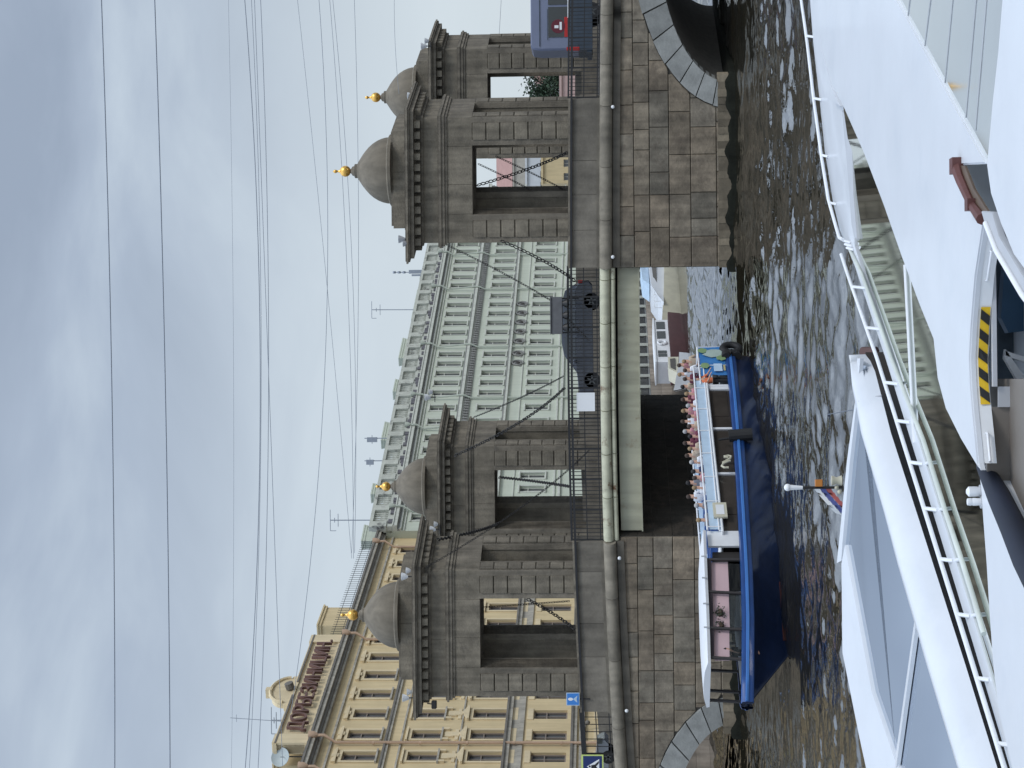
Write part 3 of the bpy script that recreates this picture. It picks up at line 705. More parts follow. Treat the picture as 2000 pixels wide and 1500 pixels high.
pd.box(scn-.22, scn+.22, -.55, .1, hz_(28.8), hz_(29.25)); pd.tube([(scn-hw*.86*math.cos(math.pi*i/n), -.45, hz_(27.8)+1.12*math.sin(math.pi*i/n)) for i in range(n+1)], .12, 6)
pd.obj('pediment', M_yel2, ato)
pl = MB(); pl.cyl((scn+.1, -.5, hz_(27.6)), (scn+.1, -.9, hz_(27.7)), .3, 10); pl.obj('attic_lamp', M_trimd, ato)
grr = MB(); grr.box(fy.s_at(34), fy.s_at(140)-.8, -.52, -.45, hz_(27.22), hz_(27.34)); grr.box(fy.s_at(150)+.4, fy.s_at(248), -.52, -.45, hz_(27.22), hz_(27.34)); grr.obj('sign_gutter', M_trimd, ato)
def text_mesh(txt, size, depth, m, name, parent, loc, rot, width=None):
    cu = bpy.data.curves.new(name, 'FONT'); cu.body = txt; cu.size = size; cu.extrude = depth
    o = bpy.data.objects.new('tmp_text', cu); COL.objects.link(o)
    bpy.context.view_layer.update()
    dg = bpy.context.evaluated_depsgraph_get(); me = bpy.data.meshes.new_from_object(o.evaluated_get(dg))
    bpy.data.objects.remove(o); me.materials.clear(); me.materials.append(m); me.name = name
    if width:
        xs = [v.co.x for v in me.vertices]; k = width/(max(xs)-min(xs)); x0 = min(xs)
        for v in me.vertices: v.co.x = (v.co.x-x0)*k
    o = bpy.data.objects.new(name, me); COL.objects.link(o); o.parent = parent; o.location = loc; o.rotation_euler = rot
    return o
t0, t1 = fy.s_at(55), fy.s_at(233)
text_mesh('ДОРБЕЗИНИЦИН.', 1.5, .10, M_letter, 'sign_lettering', ato, (t0, -.62, hz_(25.75)), (R(90), 0, 0), t1-t0)
# pink drainpipes
for u, zb_ in ((42, 3), (245, 17.5), (427, 17.5), (-20, 3)):
    s_ = fy.s_at(u); p = MB()
    if u in (245, 427): zb_ = 12
    p.tube([(s_, -.74, hz_(25.0)), (s_, -.76, hz_(24.2)), (s_, -.25, hz_(23.5)), (s_, -.22, hz_(zb_))], .10, 10); p.lathe([(.10, 0), (.24, .25), (.26, .6)], (s_, -.78, hz_(24.6)), 12)
    for zz in (9, 12, 15, 18, 21):
        if zz > zb_: p.lathe([(.13, 0), (.13, .12)], (s_, -.22, hz_(zz)), 10)
    p.obj('drainpipe', M_pinkpipe, yb, smooth=40)
# small lamps on the wall
for u in (60, 97, 138): lp = MB(); s_ = fy.s_at(u); lp.cyl((s_+.9, 0, hz_(7.6)), (s_+.9, -.5, hz_(7.5)), .05, 6); lp.sph((s_+.9, -.55, hz_(7.4)), .16, 8, 6); lp.obj('wall_lamp', M_trimd, yb)
# satellite dish on the roof
c = aty(21, 548, fy.Y(fy.s_at(21))+.6)
dsh = thing('satellite_dish', 'round grey satellite dish on the roof of the yellow building', 'satellite dish', (c.x, c.y, c.z-1.4))
d = MB(); d.lathe([(.02, -.12), (.3, -.1), (.5, -.04), (.62, .05), (.62, .08), (.48, 0), (.2, -.06), (.02, -.08)], (0, 0, 0), 24)
dob = d.obj('reflector', M_dish, dsh, smooth=40); dob.location = (0, 0, 1.4); dob.rotation_euler = (R(75), 0, R(25))
d = MB(); d.tube([(0, .2, 0), (0, .2, 1.3)], .04, 8); d.tube([(0, .1, 1.2), (.12, -.5, 1.3)], .02, 6); d.obj('mast', M_iron, dsh)
# ---- pale building
fg = Fac(-12.3, 144, 27.6, 51); fg_ = fg
gb = thing('pale_green_building', 'long pale green building with a stone balustrade along its roof', 'building', (fg.x, fg.y, ZG), fg.rz)
GL0, GL1 = fg.s_at(464), 76.2
cuts = [fg.s_at(u) for u in (500, 598, 660, 720, 820, 933, 1000)]
grow = [(20.1, 22.45, .95), (15.8, 18.0, .95), (11.35, 13.5, .95)]
gcols = []; 
# bays between drainpipes
edges = [GL0+.6]+[fg.s_at(u) for u in (660, 720, 820, 933, 1000)]+[GL0+64, GL1-2]
edges = sorted(edges)
for a, b in zip(edges, edges[1:]):
    n = max(1, int(round((b-a-.6)/2.15)))
    for i in range(n): gcols.append(a+.3+(b-a-.6)*(i+.5)/n)
GZ = 23.3
holes = [(c-w_/2, c+w_/2, hz_(z0), hz_(z1)) for (z0, z1, w_) in grow for c in gcols]
m = MB(); wall_holes(m, GL0, GL1, 0, hz_(24.4), holes, .34); m.face([(GL0, 0, 0), (GL0, 12, 0), (GL0, 12, hz_(24.4)), (GL0, 0, hz_(24.4))]); m.face([(GL1, 0, 0), (GL1, 12, 0), (GL1, 12, hz_(24.4)), (GL1, 0, hz_(24.4))]); m.face([(GL0, 12, 0), (GL1, 12, 0), (GL1, 12, hz_(24.4)), (GL0, 12, hz_(24.4))])
m.obj('wall', M_green, gb)
nw = 0; rest = MB(); rp = MB()
for k, (z0, z1, w_) in enumerate(grow):
    m = MB(); l, r_, a, b = 0, w_, 0, z1-z0
    lbox(m, l-.14, l-.003, 0, .06, a, b); lbox(m, r_+.003, r_+.14, 0, .06, a, b); lbox(m, l-.2, r_+.2, 0, .12, b+.003, b+.14); lbox(m, l-.18, r_+.18, 0, .14, a-.12, a-.003)
    if k == 1: lbox(m, l-.1, r_+.1, 0, .06, a-.62, a-.2)
    bl = MB(); bl.box(.08, w_*.60, .265, .285, .08, z1-z0-.08)
    win_meshes('g%d' % k, w_, z1-z0, M_greenw, M_pane, (1, [.66]), .28, .06, extra=[('surround', m, M_greenw), ('blind', bl, M_panep)])
    for c in gcols:
        if c < 62: place_win('g%d' % k, gb, c-w_/2, hz_(z0)); nw += 1
        else: rest.box(c-w_/2+.02, c+w_/2-.02, .26, .3, hz_(z0)+.02, hz_(z1)-.02)
if rest.v: o = rest.obj('far_window', M_panep, gb); o['kind'] = 'stuff'
# medallions over the central bays
m = MB(); ring_ = MB()
for c in gcols:
    if fg.s_at(790)-.3 < c < fg.s_at(905):
        n = 14
        ring_.tube([(c+.55*math.cos(2*math.pi*i/n)*.85, -.10, hz_(14.55)+.55*math.sin(2*math.pi*i/n)) for i in range(n+1)], .10, 6, cap=False); m.sph((c, -.02, hz_(14.55)), .28, 8, 6, sy=.6)
        ring_.prism([(c-.75, -.06, hz_(14.2)), (c+.75, -.06, hz_(14.2)), (c, -.06, hz_(15.35))], (0, .05, 0))
ring_.obj('roundel_frame', M_greyb, gb); m.obj('roundel', M_dkglass, gb)
m = MB()
for z0, z1, o in ((19.25, 19.4, .16), (19.4, 19.7, .42), (15.25, 15.5, .3), (14.0, 14.08, .08), (10.45, 10.6, .12), (10.0, 10.2, .18), (22.85, 22.95, .1), (23.1, 23.25, .25), (23.45, 23.75, .55), (23.75, 23.85, .62)): lbox(m, GL0, GL1, 0, o, hz_(z0), hz_(z1))
m.obj('string_course', M_greenw, gb)
m = MB(); lbox(m, GL0, GL1, 0, .1, hz_(18.75), hz_(19.25)); 
s_ = GL0
while s_ < GL1-.5: lbox(m, s_, s_+.22, .1, .26, hz_(18.85), hz_(19.24)); s_ += .5
lbox(m, GL0, GL1, 0, .2, hz_(19.1), hz_(19.25)); lbox(m, GL0, GL1, 0, .45, hz_(19.7), hz_(19.78)); lbox(m, GL0, GL1, 0, .34, hz_(15.5), hz_(15.58)); lbox(m, GL0, GL1, 0, .2, hz_(23.25), hz_(23.45))
m.obj('weathered_band', M_greyb, gb)
# balustrade
m = MB(); md = MB(); lbox(m, GL0, GL1, -.2, .45, hz_(23.86), hz_(24.35)); lbox(m, GL0, GL1, -.05, .42, hz_(25.55), hz_(25.82)); s_ = GL0
while s_ < GL1-2.4:
    lbox(m, s_, s_+.75, -.1, .48, hz_(24.35), hz_(25.55)); lbox(m, s_-.06, s_+.81, -.15, .54, hz_(24.35), hz_(24.6))
    for k in range(5):
        c = s_+.95+k*.33; m.lathe([(.07, 0), (.13, .3), (.07, .75), (.1, 1.2)], (c, -.2, hz_(24.35)), 6)
    s_ += 2.5
m.obj('balustrade', M_bal, gb)
m = MB(); s_ = GL0+.4
while s_ < GL1-1:
    lbox(m, s_, s_+.5, .25, .6, hz_(23.86), hz_(24.15+.1*math.sin(s_*3))); s_ += .5+.45*(1+math.sin(s_*1.7))
m.obj('soot_stained_blocking', mat('soot', (.13, .125, .135), .9, var=.4, vs=2), gb)
rf = MB(); rf.face([(GL0, .3, hz_(24.4)), (GL1, .3, hz_(24.4)), (GL1, 6, hz_(26.2)), (GL0, 6, hz_(26.2))]); rf.face([(GL0, 6, hz_(26.2)), (GL1, 6, hz_(26.2)), (GL1, 12, hz_(24.4)), (GL0, 12, hz_(24.4))])
rfo2 = rf.obj('roof', M_roof, gb)
for u0, u1, v in ((583-60, 583-40, 712), (563, 581, 737), (642, 664, 730), (752, 778, 742), (838-4, 862, 778), (912, 932, 805)):
    pass
for (ya, yb2, v) in ((1036, 1006, 704), (945, 925, 722), (840, 805, 744), (745, 722, 766), (680, 642, 779), (605, 548, 806), (526, 514, 818)):
    chim(1500-ya, 1500-yb2, fg.z_at(1500-(ya+yb2)/2, v)-.1, 24.6, rfo2, M_green, 1.0, .8, fg)
for u in (500, 660, 720, 820, 933, 1000):
    s_ = fg.s_at(u); p = MB()
    p.tube([(s_, -.68, hz_(24.3)), (s_, -.66, hz_(23.3)), (s_, -.2, hz_(22.6)), (s_, -.52, hz_(19.7)), (s_, -.5, hz_(19.3)), (s_, -.2, hz_(18.7)), (s_, -.2, hz_(4))], .09, 8); p.lathe([(.1, 0), (.22, .25), (.24, .55)], (s_, -.68, hz_(23.8)), 10)
    p.obj('drainpipe', M_greenpipe, gb, smooth=40)
# antennas
def antenna(u, vb, vt, F, label, kind=0, lean=0):
    s_ = F.s_at(u); Y = F.Y(s_)+1.5; b = aty(u, vb, Y); t = aty(u+lean, vt, Y); b.z -= .8
    a = thing('roof_antenna', label, 'antenna', b, 0, 'antennas on the roofs')
    m = MB(); h = t.z-b.z; dx = t.x-b.x; m.tube([(0, 0, 0), (dx, 0, h)], .022 if kind == 3 else .05, 6); m.obj('mast', M_wire, a)
    m = MB()
    if kind == 0:
        for k, w_ in ((1.0, .9), (.82, .55), (.9, .2)):
            m.tube([(dx*k-w_, 0, h*k), (dx*k+w_, 0, h*k)], .03, 5)
        m.tube([(dx-.9, 0, h), (dx-.9, 0, h-.5)], .03, 5)
    elif kind == 3: m.tube([(dx*.9-.25, 0, h*.9), (dx*.9+.25, 0, h*.9)], .015, 5)
    elif kind == 1:
        for k in (1.0, .86, .72): m.cyl((dx*k-.12, 0, h*k), (dx*k+.12, 0, h*k), .17, 8)
        m.box(-.12, .28, -.1, .1, h*.18, h*.58); m.box(-.4, -.2, -.1, .1, h*.2, h*.5)
    else:
        m.box(-.35, .1, -.1, .1, h*.5, h*.9); m.tube([(-.5, 0, h*.7), (.3, 0, h*.7)], .03, 5)
    m.obj('aerial', M_wire, a); return a
antenna(895, 802, 726, fg, 'tall thin aerial with cross bars above the middle of the pale roof')
antenna(484, 712, 645, fg, 'tall thin aerial with bent top bar where pale and yellow roofs meet', 0)
antenna(968, 824, 770, fg, 'short aerial with three stacked discs beside the right near tower cornice', 1)
antenna(644, 744, 712, fg, 'dark stubby aerial on the pale roof, between two chimneys', 2)
antenna(93, 560, 530, fy, 'spindly aerial on the yellow building beside the round dish', 0)
antenna(90, 545, 450, fy, 'very thin tall whip aerial leaning above the yellow building', 3, 8)
antenna(600, 730, 712, fg, 'small dark aerial on the pale roof above the far left tower', 2)
# ---- distant buildings and a tree past the pale building, seen through the towers' openings
def dist_house(label, name, u0, u1, v0, v1, Y, mw, mr, roofh=0, dep=10, nwin=(3, 2), gable=False):
    a = aty(u0, v1, Y); b = aty(u1, v0, Y); zt = b.z
    h = thing(name, label, 'building', (a.x, Y, ZG)); L_ = b.x-a.x; H = zt-ZG
    holes = []; n, r_ = nwin
    for j in range(r_):
        for i in range(n):
            cx = L_*(i+.5)/n; cz = H*(.42+.5*(j+.5)/r_); holes.append((cx-.5, cx+.5, cz-.8, cz+.8))
    m = MB(); wall_holes(m, 0, L_, 0, H, holes, .3); m.face([(0, 0, 0), (0, dep, 0), (0, dep, H), (0, 0, H)]); m.face([(L_, 0, 0), (L_, dep, 0), (L_, dep, H), (L_, 0, H)]); m.box(-.15, L_+.15, -.25, 0-.003, H-.3, H); m.face([(0, dep, 0), (L_, dep, 0), (L_, dep, H), (0, dep, H)])
    m.obj('wall', mw, h)
    for (x0, x1, z0, z1) in holes:
        f = MB(); f.box(x0, x0+.08, .2, .28, z0, z1); f.box(x1-.08, x1, .2, .28, z0, z1); f.box(x0+.08, x1-.08, .2, .28, z1-.08, z1); f.box((x0+x1)/2-.03, (x0+x1)/2+.03, .2, .28, z0, z1-.08)
        fo = f.obj('window', M_wframe, h); p = MB(); p.box(x0+.01, x1-.01, .29, .31, z0+.01, z1-.01); p.obj('pane', M_pane, fo)
    if roofh:
        m = MB()
        if gable: m.prism([(-.3, -.3, H), (L_+.3, -.3, H), (L_/2, -.3, H+roofh)], (0, dep+.3, 0))
        else: m.mesh([(-.3, -.3, H), (L_+.3, -.3, H), (L_+.3, dep, H), (-.3, dep, H), (.8, dep*.4, H+roofh), (L_-.8, dep*.4, H+roofh)], [[0, 1, 5, 4], [1, 2, 5], [2, 3, 4, 5], [3, 0, 4]])
        m.obj('roof', mr, h)
    return h
M_palew = mat('pale_render', (.60, .62, .64), .85, var=.1)
M_beige = mat('beige_render', (.45, .42, .36), .85, var=.15)
dist_house('ochre yellow house seen low through the right near tower opening', 'ochre_house', 1142, 1220, 1056, 1120, 236, M_yel, M_redroof, 0, 10, (3, 1))
dist_house('bluish white house behind the ochre house in the right near tower opening', 'pale_house', 1128, 1235, 1025, 1110, 262, M_palew, M_roof, 0, 10, (5, 2))
dist_house('beige building with red roof, tallest seen through the right near tower opening', 'red_roofed_house', 1133, 1240, 1000, 1100, 290, M_beige, M_redroof, 3.0, 14, (5, 2))
dist_house('pink walled house at the foot of the far tower opening', 'pink_house', 1290, 1372, 1092, 1125, 225, M_pink, M_redroof, 0, 8, (4, 1))
dist_house('white house with small windows behind the pink wall in the far tower opening', 'white_house', 1292, 1368, 1070, 1110, 262, M_palew, M_roof, 0, 8, (5, 1))
dist_house('small pinkish house with red roof right of the dark green tree', 'gabled_house', 1330, 1372, 1062, 1100, 275, M_pink, M_redroof, 1.6, 8, (2, 1), True)
def tree(u, vb, vt, Y, w_, label, seed):
    rnd = random.Random(seed); b = aty(u, vt, Y); t = thing('broad_tree', label, 'tree', (b.x, Y, ZG)); H = b.z-ZG
    m = MB(); m.tube([(0, 0, 0), (.1, 0, H*.35), (0, .1, H*.8)], [.4, .28, .06], 8)
    for i in range(9):
        a = rnd.uniform(0, 6.28); z = H*rnd.uniform(.3, .7); m.tube([(0, 0, z), (math.cos(a)*w_*.35, math.sin(a)*w_*.35, z+H*.14)], [.13, .03], 5)
    m.obj('trunk', M_bark, t)
    m = MB(); cl = [(rnd.gauss(0, w_*.26), rnd.gauss(0, w_*.25), H*rnd.uniform(.35, .98)) for _ in range(60)]
    for c in cl:
        k = rnd.uniform(.55, 1.5); f_ = 1.25-abs(c[2]/H-.5)
        for _ in range(95):
            p = Vector(c)*1.0+Vector((rnd.gauss(0, .75), rnd.gauss(0, .75), rnd.gauss(0, .6)))
            p.x *= f_; a = Vector((rnd.uniform(-1, 1), rnd.uniform(-1, 1), rnd.uniform(-1, 1))).normalized()*.2; b2 = a.cross(Vector((rnd.uniform(-1, 1), rnd.uniform(-1, 1), 1))).normalized()*.13
            q_ = k*rnd.uniform(.8, 1.2); m.face([p-a, p+b2, p+a, p-b2], (q_, q_*1.02, q_*.95))
    m.obj('crown', M_leaf, t); return t
tree(1316, 1110, 1036, 240, 6.5, 'dark green tree standing against the sky in the far tower opening', 3)
tree(1352, 1110, 1062, 250, 3.5, 'smaller green tree just right of the dark tree, mostly behind stone', 8)
# ------------------------------------------------------------------ people
def skin_mesh(name, verts, edges, radii, m, sub=1):
    me = bpy.data.meshes.new('tmp'); me.from_pydata(verts, edges, [])
    o = bpy.data.objects.new('tmp', me); COL.objects.link(o)
    o.modifiers.new('s', 'SKIN'); 
    if sub: o.modifiers.new('u', 'SUBSURF').levels = sub
    sv = me.skin_vertices[0].data
    for i, r in enumerate(radii): sv[i].radius = (r, r) if not isinstance(r, tuple) else r
    sv[0].use_root = True
    bpy.context.view_layer.update()
    dg = bpy.context.evaluated_depsgraph_get(); out = bpy.data.meshes.new_from_object(o.evaluated_get(dg)); out.name = name
    bpy.data.objects.remove(o); out.materials.clear(); out.materials.append(m)
    for p in out.polygons: p.use_smooth = True
    return out
def person_meshes(pose):
    V, E, Rr = [], [], []
    def add(p, r, par=None):
        V.append(p); Rr.append(r)
        if par is not None: E.append((par, len(V)-1))
        return len(V)-1
    dz = 0 if pose == 'sit' else .42
    pel = add((0, 0, .52+dz), (.15, .11)); wa = add((0, .01, .70+dz), (.135, .10), pel); ch = add((0, .02, .90+dz), (.165, .11), wa); nk = add((0, .01, 1.09+dz), .055, ch)
    hd = add((0, -.01, 1.19+dz), (.078, .088), nk); ht = add((0, -.005, 1.31+dz), (.072, .086), hd); add((0, -.105, 1.215+dz), .012, hd)
    for s in (-1, 1):
        sh = add((s*.18, .01, 1.02+dz), .058, ch)
        if pose == 'sit': el, wr, hn = (s*.25, -.05, .76), (s*.15, -.29, .66), (s*.12, -.36, .655)
        elif pose == 'lean': el, wr, hn = (s*.27, -.12, .80+dz), (s*.2, -.35, .72+dz), (s*.19, -.42, .70+dz)
        else: el, wr, hn = (s*.25, .03, .74+dz), (s*.25, -.08, .50+dz), (s*.25, -.10, .42+dz)
        e_ = add(el, .044, sh); w_ = add(wr, .030, e_); h = add(hn, (.03, .018), w_)
        dv = (Vector(hn)-Vector(wr)).normalized(); sd = Vector((1, 0, 0)) if abs(dv.x) < .8 else Vector((0, 1, 0))
        for q, (o_, l_) in enumerate(((-.027, .062), (-.009, .072), (.009, .068), (.027, .052))):
            b = Vector(hn)+dv*.03+sd*o_; k1 = add(tuple(b), .0095, h); add(tuple(b+dv*l_+Vector((0, 0, -.02))), .008, k1)
        add(tuple(Vector(wr)+dv*.05-sd*s*.045), .010, w_)
        hp = add((s*.095, -.02, .49+dz), .085, pel)
        if pose == 'sit': kn, an, to = (s*.11, -.43, .50), (s*.11, -.42, .09), (s*.12, -.58, .04)
        else: kn, an, to = (s*.10, -.03, .48), (s*.10, .02, .09), (s*.11, -.13, .04)
        k_ = add(kn, .062, hp); a_ = add(an, .042, k_); add(to, .036, a_)
    body = skin_mesh('body', V, E, Rr, M_skin)
    V2, E2, R2 = [], [], []
    def add2(p, r, par=None):
        V2.append(p); R2.append(r)
        if par is not None: E2.append((par, len(V2)-1))
        return len(V2)-1
    a = add2((0, 0, .50+dz), (.172, .132)); b = add2((0, .01, .70+dz), (.158, .12), a); c = add2((0, .02, .91+dz), (.185, .127), b); add2((0, .015, 1.05+dz), (.10, .085), c)
    for s in (-1, 1):
        sh = add2((s*.18, .01, 1.015+dz), .074, c)
        el = (s*.25, -.05, .76) if pose == 'sit' else ((s*.27, -.12, .80+dz) if pose == 'lean' else (s*.25, .03, .74+dz))
        add2(el, .058, sh)
    shirt = skin_mesh('shirt', V2, E2, R2, SHIRT['grey'])
    V3, E3, R3 = [(0, 0, .50+dz)], [], [(.168, .128)]
    for s in (-1, 1):
        pts = [((s*.095, -.02, .48+dz), .10)]+([((s*.11, -.43, .50), .078), ((s*.11, -.42, .12), .058)] if pose == 'sit' else [((s*.10, -.03, .48), .078), ((s*.10, .02, .11), .06)])
        p = 0
        for q, r_ in pts: V3.append(q); R3.append(r_); E3.append((p, len(V3)-1)); p = len(V3)-1
    trous = skin_mesh('trousers', V3, E3, R3, SHIRT['navy'])
    hb = MB(); hb.sph((0, .018, 1.275+dz), .098, 12, 8, sx=.93, sy=1.02, sz=1.0)
    keep = [f for f in hb.f if sum(hb.v[i][1] for i in f)/len(f) > -.035 or sum(hb.v[i][2] for i in f)/len(f) > 1.325+dz]
    hb.f = keep; hb.t = [(1, 1, 1)]*len(keep)
    ho = hb.obj('hair', HAIR['brown'], smooth=60); hm = ho.data; bpy.data.objects.remove(ho)
    return body, shirt, trous, hm
PM = {p: person_meshes(p) for p in ('sit', 'stand', 'lean')}
def person(label, pose, loc, rz, shirt, trs='navy', hair='brown', group=None, s=1.0):
    t = thing('person', label, 'person', loc, rz, group); t.scale = (s, s, s)
    b, sh, tr, h = PM[pose]
    for nm, me, mt in (('body', b, None), ('shirt', sh, SHIRT[shirt]), ('trousers', tr, SHIRT[trs]), ('hair', h, HAIR[hair])):
        o = bpy.data.objects.new(nm, me); COL.objects.link(o); o.parent = t
        if mt: o.material_slots[0].link = 'OBJECT'; o.material_slots[0].material = mt
    return t
# ------------------------------------------------------------------ blue tour boat
SB = Vector((-.3, 75.04, 0)); BD = Vector((-.52, -.854, 0)).normalized(); BN = Vector((-BD.y, BD.x, 0))
BN = Vector((.854, -.52, 0)).normalized()
brz = math.atan2(BD.y, BD.x)
def fx(x): return x if x < 13 else 13+(x-13)*.90
def bloc(x, y, z): return SB+BD*x+BN*y+Vector((0, 0, z))
boat = thing('tour_boat', 'blue hulled tour boat with white canopy and passengers on its roof', 'boat', SB, brz)
def interp(tab, x):
    for (a, b), (c, d) in zip(tab, tab[1:]):
        if x <= c: return b+(d-b)*(x-a)/(c-a)
    return tab[-1][1]
_C = lambda t: [(x if x < 13 else 13+(x-13)*.90, y) for x, y in t]
GW = _C([(0, 1.75), (1, 1.95), (3, 2.05), (13, 2.1), (16, 2.0), (18, 1.62), (19.4, 1.05), (20.3, .5), (20.8, .08)])
WL = _C([(0, 1.6), (2, 1.85), (11, 1.9), (13.5, 1.6), (15.2, 1.0), (16.5, .4), (17.2, .04)])
GZ_ = _C([(0, 1.02), (5, 1.10), (10, 1.25), (15, 1.44), (18, 1.56), (20.8, 1.72)])
xs = [fx(x_) for x_ in (0, .4, 1, 2, 4, 6, 8, 10, 12, 13.5, 15, 16, 16.8, 17.2, 18, 18.8, 19.4, 20, 20.4, 20.8)]
XW, XB = fx(17.2), fx(20.8)
def section(x):
    g_, z_ = interp(GW, x), interp(GZ_, x)
    if x <= XW+1e-6: w_ = interp(WL, x); zk = -.5
    else: w_ = .03; zk = -.5+ (x-XW)/(XB-XW)*2.0
    zk2 = max(zk, -.5)
    return [(w_*.7, zk2), (w_, max(.05, zk2+.05)), (w_+(g_-w_)*.55, max(.05, zk2)+(z_-max(.05, zk2))*.5), (g_*.985, z_-.38), (g_, z_)]
hb = MB(); secs = [section(x) for x in xs]; n = 5
for sgn in (1, -1):
    V = [(x, sgn*p[0], p[1]) for x, s_ in zip(xs, secs) for p in s_]
    hb.mesh(V, [[i*n+j, i*n+j+1, (i+1)*n+j+1, (i+1)*n+j] for i in range(len(xs)-1) for j in range(n-1)])
hb.face([(0, p[0], p[1]) for p in secs[0]]+[(0, -p[0], p[1]) for p in reversed(secs[0])])
dkm = MB()
V = []
for x, s_ in zip(xs, secs): V += [(x, s_[4][0]-.05, s_[4][1]-.28), (x, -s_[4][0]+.05, s_[4][1]-.28)]
dkm.mesh(V, [[2*i, 2*i+1, 2*i+3, 2*i+2] for i in range(len(xs)-1)])
hull = hb.obj('hull', M_navyhull, boat, smooth=50); dkm.obj('deck', M_greyp, hull)
rb = MB(); rb2 = MB()
for sgn in (1, -1):
    V = []; 
    for x, s_ in zip(xs, secs):
        g_, z_ = s_[4]; V += [(x, sgn*(g_+.012), z_-.40), (x, sgn*(g_+.075), z_-.36), (x, sgn*(g_+.075), z_-.02), (x, sgn*(g_-.03), z_+.03), (x, sgn*(g_-.10), z_+.02)]
    rb.mesh(V, [[i*5+j, i*5+j+1, (i+1)*5+j+1, (i+1)*5+j] for i in range(len(xs)-1) for j in range(4)])
    V = []
    for x, s_ in zip(xs, secs):
        g_, z_ = s_[4]; V += [(x, sgn*(g_+.08), z_-.24), (x, sgn*(g_+.13), z_-.22), (x, sgn*(g_+.13), z_-.14), (x, sgn*(g_+.08), z_-.12)]
    rb2.mesh(V, [[i*4+j, i*4+j+1, (i+1)*4+j+1, (i+1)*4+j] for i in range(len(xs)-1) for j in range(3)])
rb.obj('gunwale_band', M_blue, hull, smooth=60); rb2.obj('rubbing_strake', mat('blue_strake', (.05, .17, .46), .35, var=.1), hull, smooth=60)
ra = MB()
for sgn in (1, -1):
    V = []
    for x in xs[10:14]:
        w_ = interp(WL, x)+.012; V += [(x, sgn*w_*.98, -.15), (x, sgn*(w_+.02), .0+.0009*x*x)]
    ra.mesh(V, [[2*i, 2*i+1, 2*i+3, 2*i+2] for i in range(3)])
ra.obj('boot_top', M_red, hull)
# fenders
fd = MB(); fd.tube([(7.1, 2.22, 1.35), (7.1, 2.30, .45)], .24, 12); fd.tube([(7.1, 2.14, 1.2), (7.1, 2.05, 1.75)], .05, 6); fd.obj('fender', M_rubber, boat)
fd = MB()
for y in (-1.3, -.4, .5, 1.4):
    n = 14; fd.tube([(-.22, y+.32*math.cos(2*math.pi*i/n), .80+.32*math.sin(2*math.pi*i/n)) for i in range(n+1)], .13, 8, cap=False)
n = 14; fd.tube([(-.05+.36*math.cos(2*math.pi*i/n), 1.95, .78+.36*math.sin(2*math.pi*i/n)) for i in range(n+1)], .15, 8, cap=False)
fd.obj('tyre_fender', M_rubber, boat, smooth=60)
fd = MB(); fd.tube([(-.12, -1.6, .98), (-.16, 0, 1.0), (-.12, 1.62, 1.0), (.05, 1.86, 1.02), (.7, 1.98, 1.03)], .20, 10); fd.tube([(-.12, -1.6, .55), (-.16, 0, .55), (-.12, 1.60, .55), (.05, 1.82, .56), (.5, 1.9, .58)], .20, 10); fd.obj('stern_bumper', M_rubber, boat, smooth=60)
rp_ = MB(); n = 16
rp_.tube([(8.2+.05*i+.14*math.cos(i*.9), 2.06, 1.45+.16*math.sin(i*1.1)+.01*i) for i in range(n)], .045, 6); rp_.obj('mooring_rope', M_creamhull, boat)
# cabin
cb = MB(); cb.box(2.7, 12.6, -1.72, 1.72, 1.0, 1.9); cb.obj('cabin', M_dkglass, boat)
fr_ = MB()
for x in (2.75, 5.85, 9.0): fr_.box(x-.06, x+.06, 1.69, 1.78, 1.05, 1.92); fr_.box(x-.06, x+.06, -1.78, -1.69, 1.05, 1.92)
fr_.box(2.60, 2.72, -1.82, 1.82, .9, 1.92)
fr_.obj('window_post', M_white2, boat)
for x in (3.9, 7.3, 10.6):
    f = MB(); f.box(x-1.0, x+1.0, 1.725, 1.74, 1.18, 1.82); f.obj('window', M_dkglass, boat)
rfm = MB(); rfm.box(2.3, 12.9, -1.92, 1.92, 1.9, 1.99, bev=.03); rfm.obj('roof_deck', M_whitem, boat)
st = MB(); st.box(2.62, 2.95, -1.8, 1.8, 1.05, 1.85); st.obj('stern_bulkhead', M_whitem, boat)
dr = MB(); dr.box(12.65, 13.55, 1.66, 1.74, 1.1, 2.5); dr.box(12.65, 13.55, -1.74, -1.66, 1.1, 2.5); dr.obj('white_door', M_whitem, boat)
dr = MB(); dr.box(13.6, 14.5, -1.5, 1.5, 1.1, 2.35); dr.obj('wheelhouse_box', mat('box_dark', (.03, .026, .024), .6), boat)
dr = MB(); dr.box(14.52, 14.55, .1, 1.3, 1.2, 1.9); dr.obj('hatch_board', M_wood, boat)
# upper rail panels
up = MB(); n = 12
up.box(2.2, 12.7, 1.84, 1.88, 2.0, 2.40); up.box(2.2, 12.7, -1.88, -1.84, 2.0, 2.40)
up.obj('side_panel', M_ltblue, boat)
up = MB()
for z, r_ in ((2.46, .035), (2.04, .03)):
    for s_ in (1, -1): up.tube([(1.3, s_*1.90, z-.02), (12.8, s_*1.90, z+.03)], r_, 6)
for i in range(8):
    x = 1.4+i*1.6
    for s_ in (1, -1): up.tube([(x, s_*1.9, 1.95), (x, s_*1.9, 2.47)], .028, 6)
up.obj('upper_rail', M_white2, boat)
sbx = MB(); sbx.box(11.2, 12.1, 1.90, 1.98, 1.72, 2.22); sbx.obj('notice_box', M_creamhull, boat)
sbx = MB(); sbx.box(11.35, 11.95, 1.982, 1.99, 1.82, 2.12); sbx.obj('notice_face', M_whitem, boat)
# benches on the roof deck
be = MB()
for i in range(9): be.box(2.9+i*1.05, 3.3+i*1.05, -1.6, 1.6, 2.0, 2.28)
be.obj('bench', M_blue, boat)
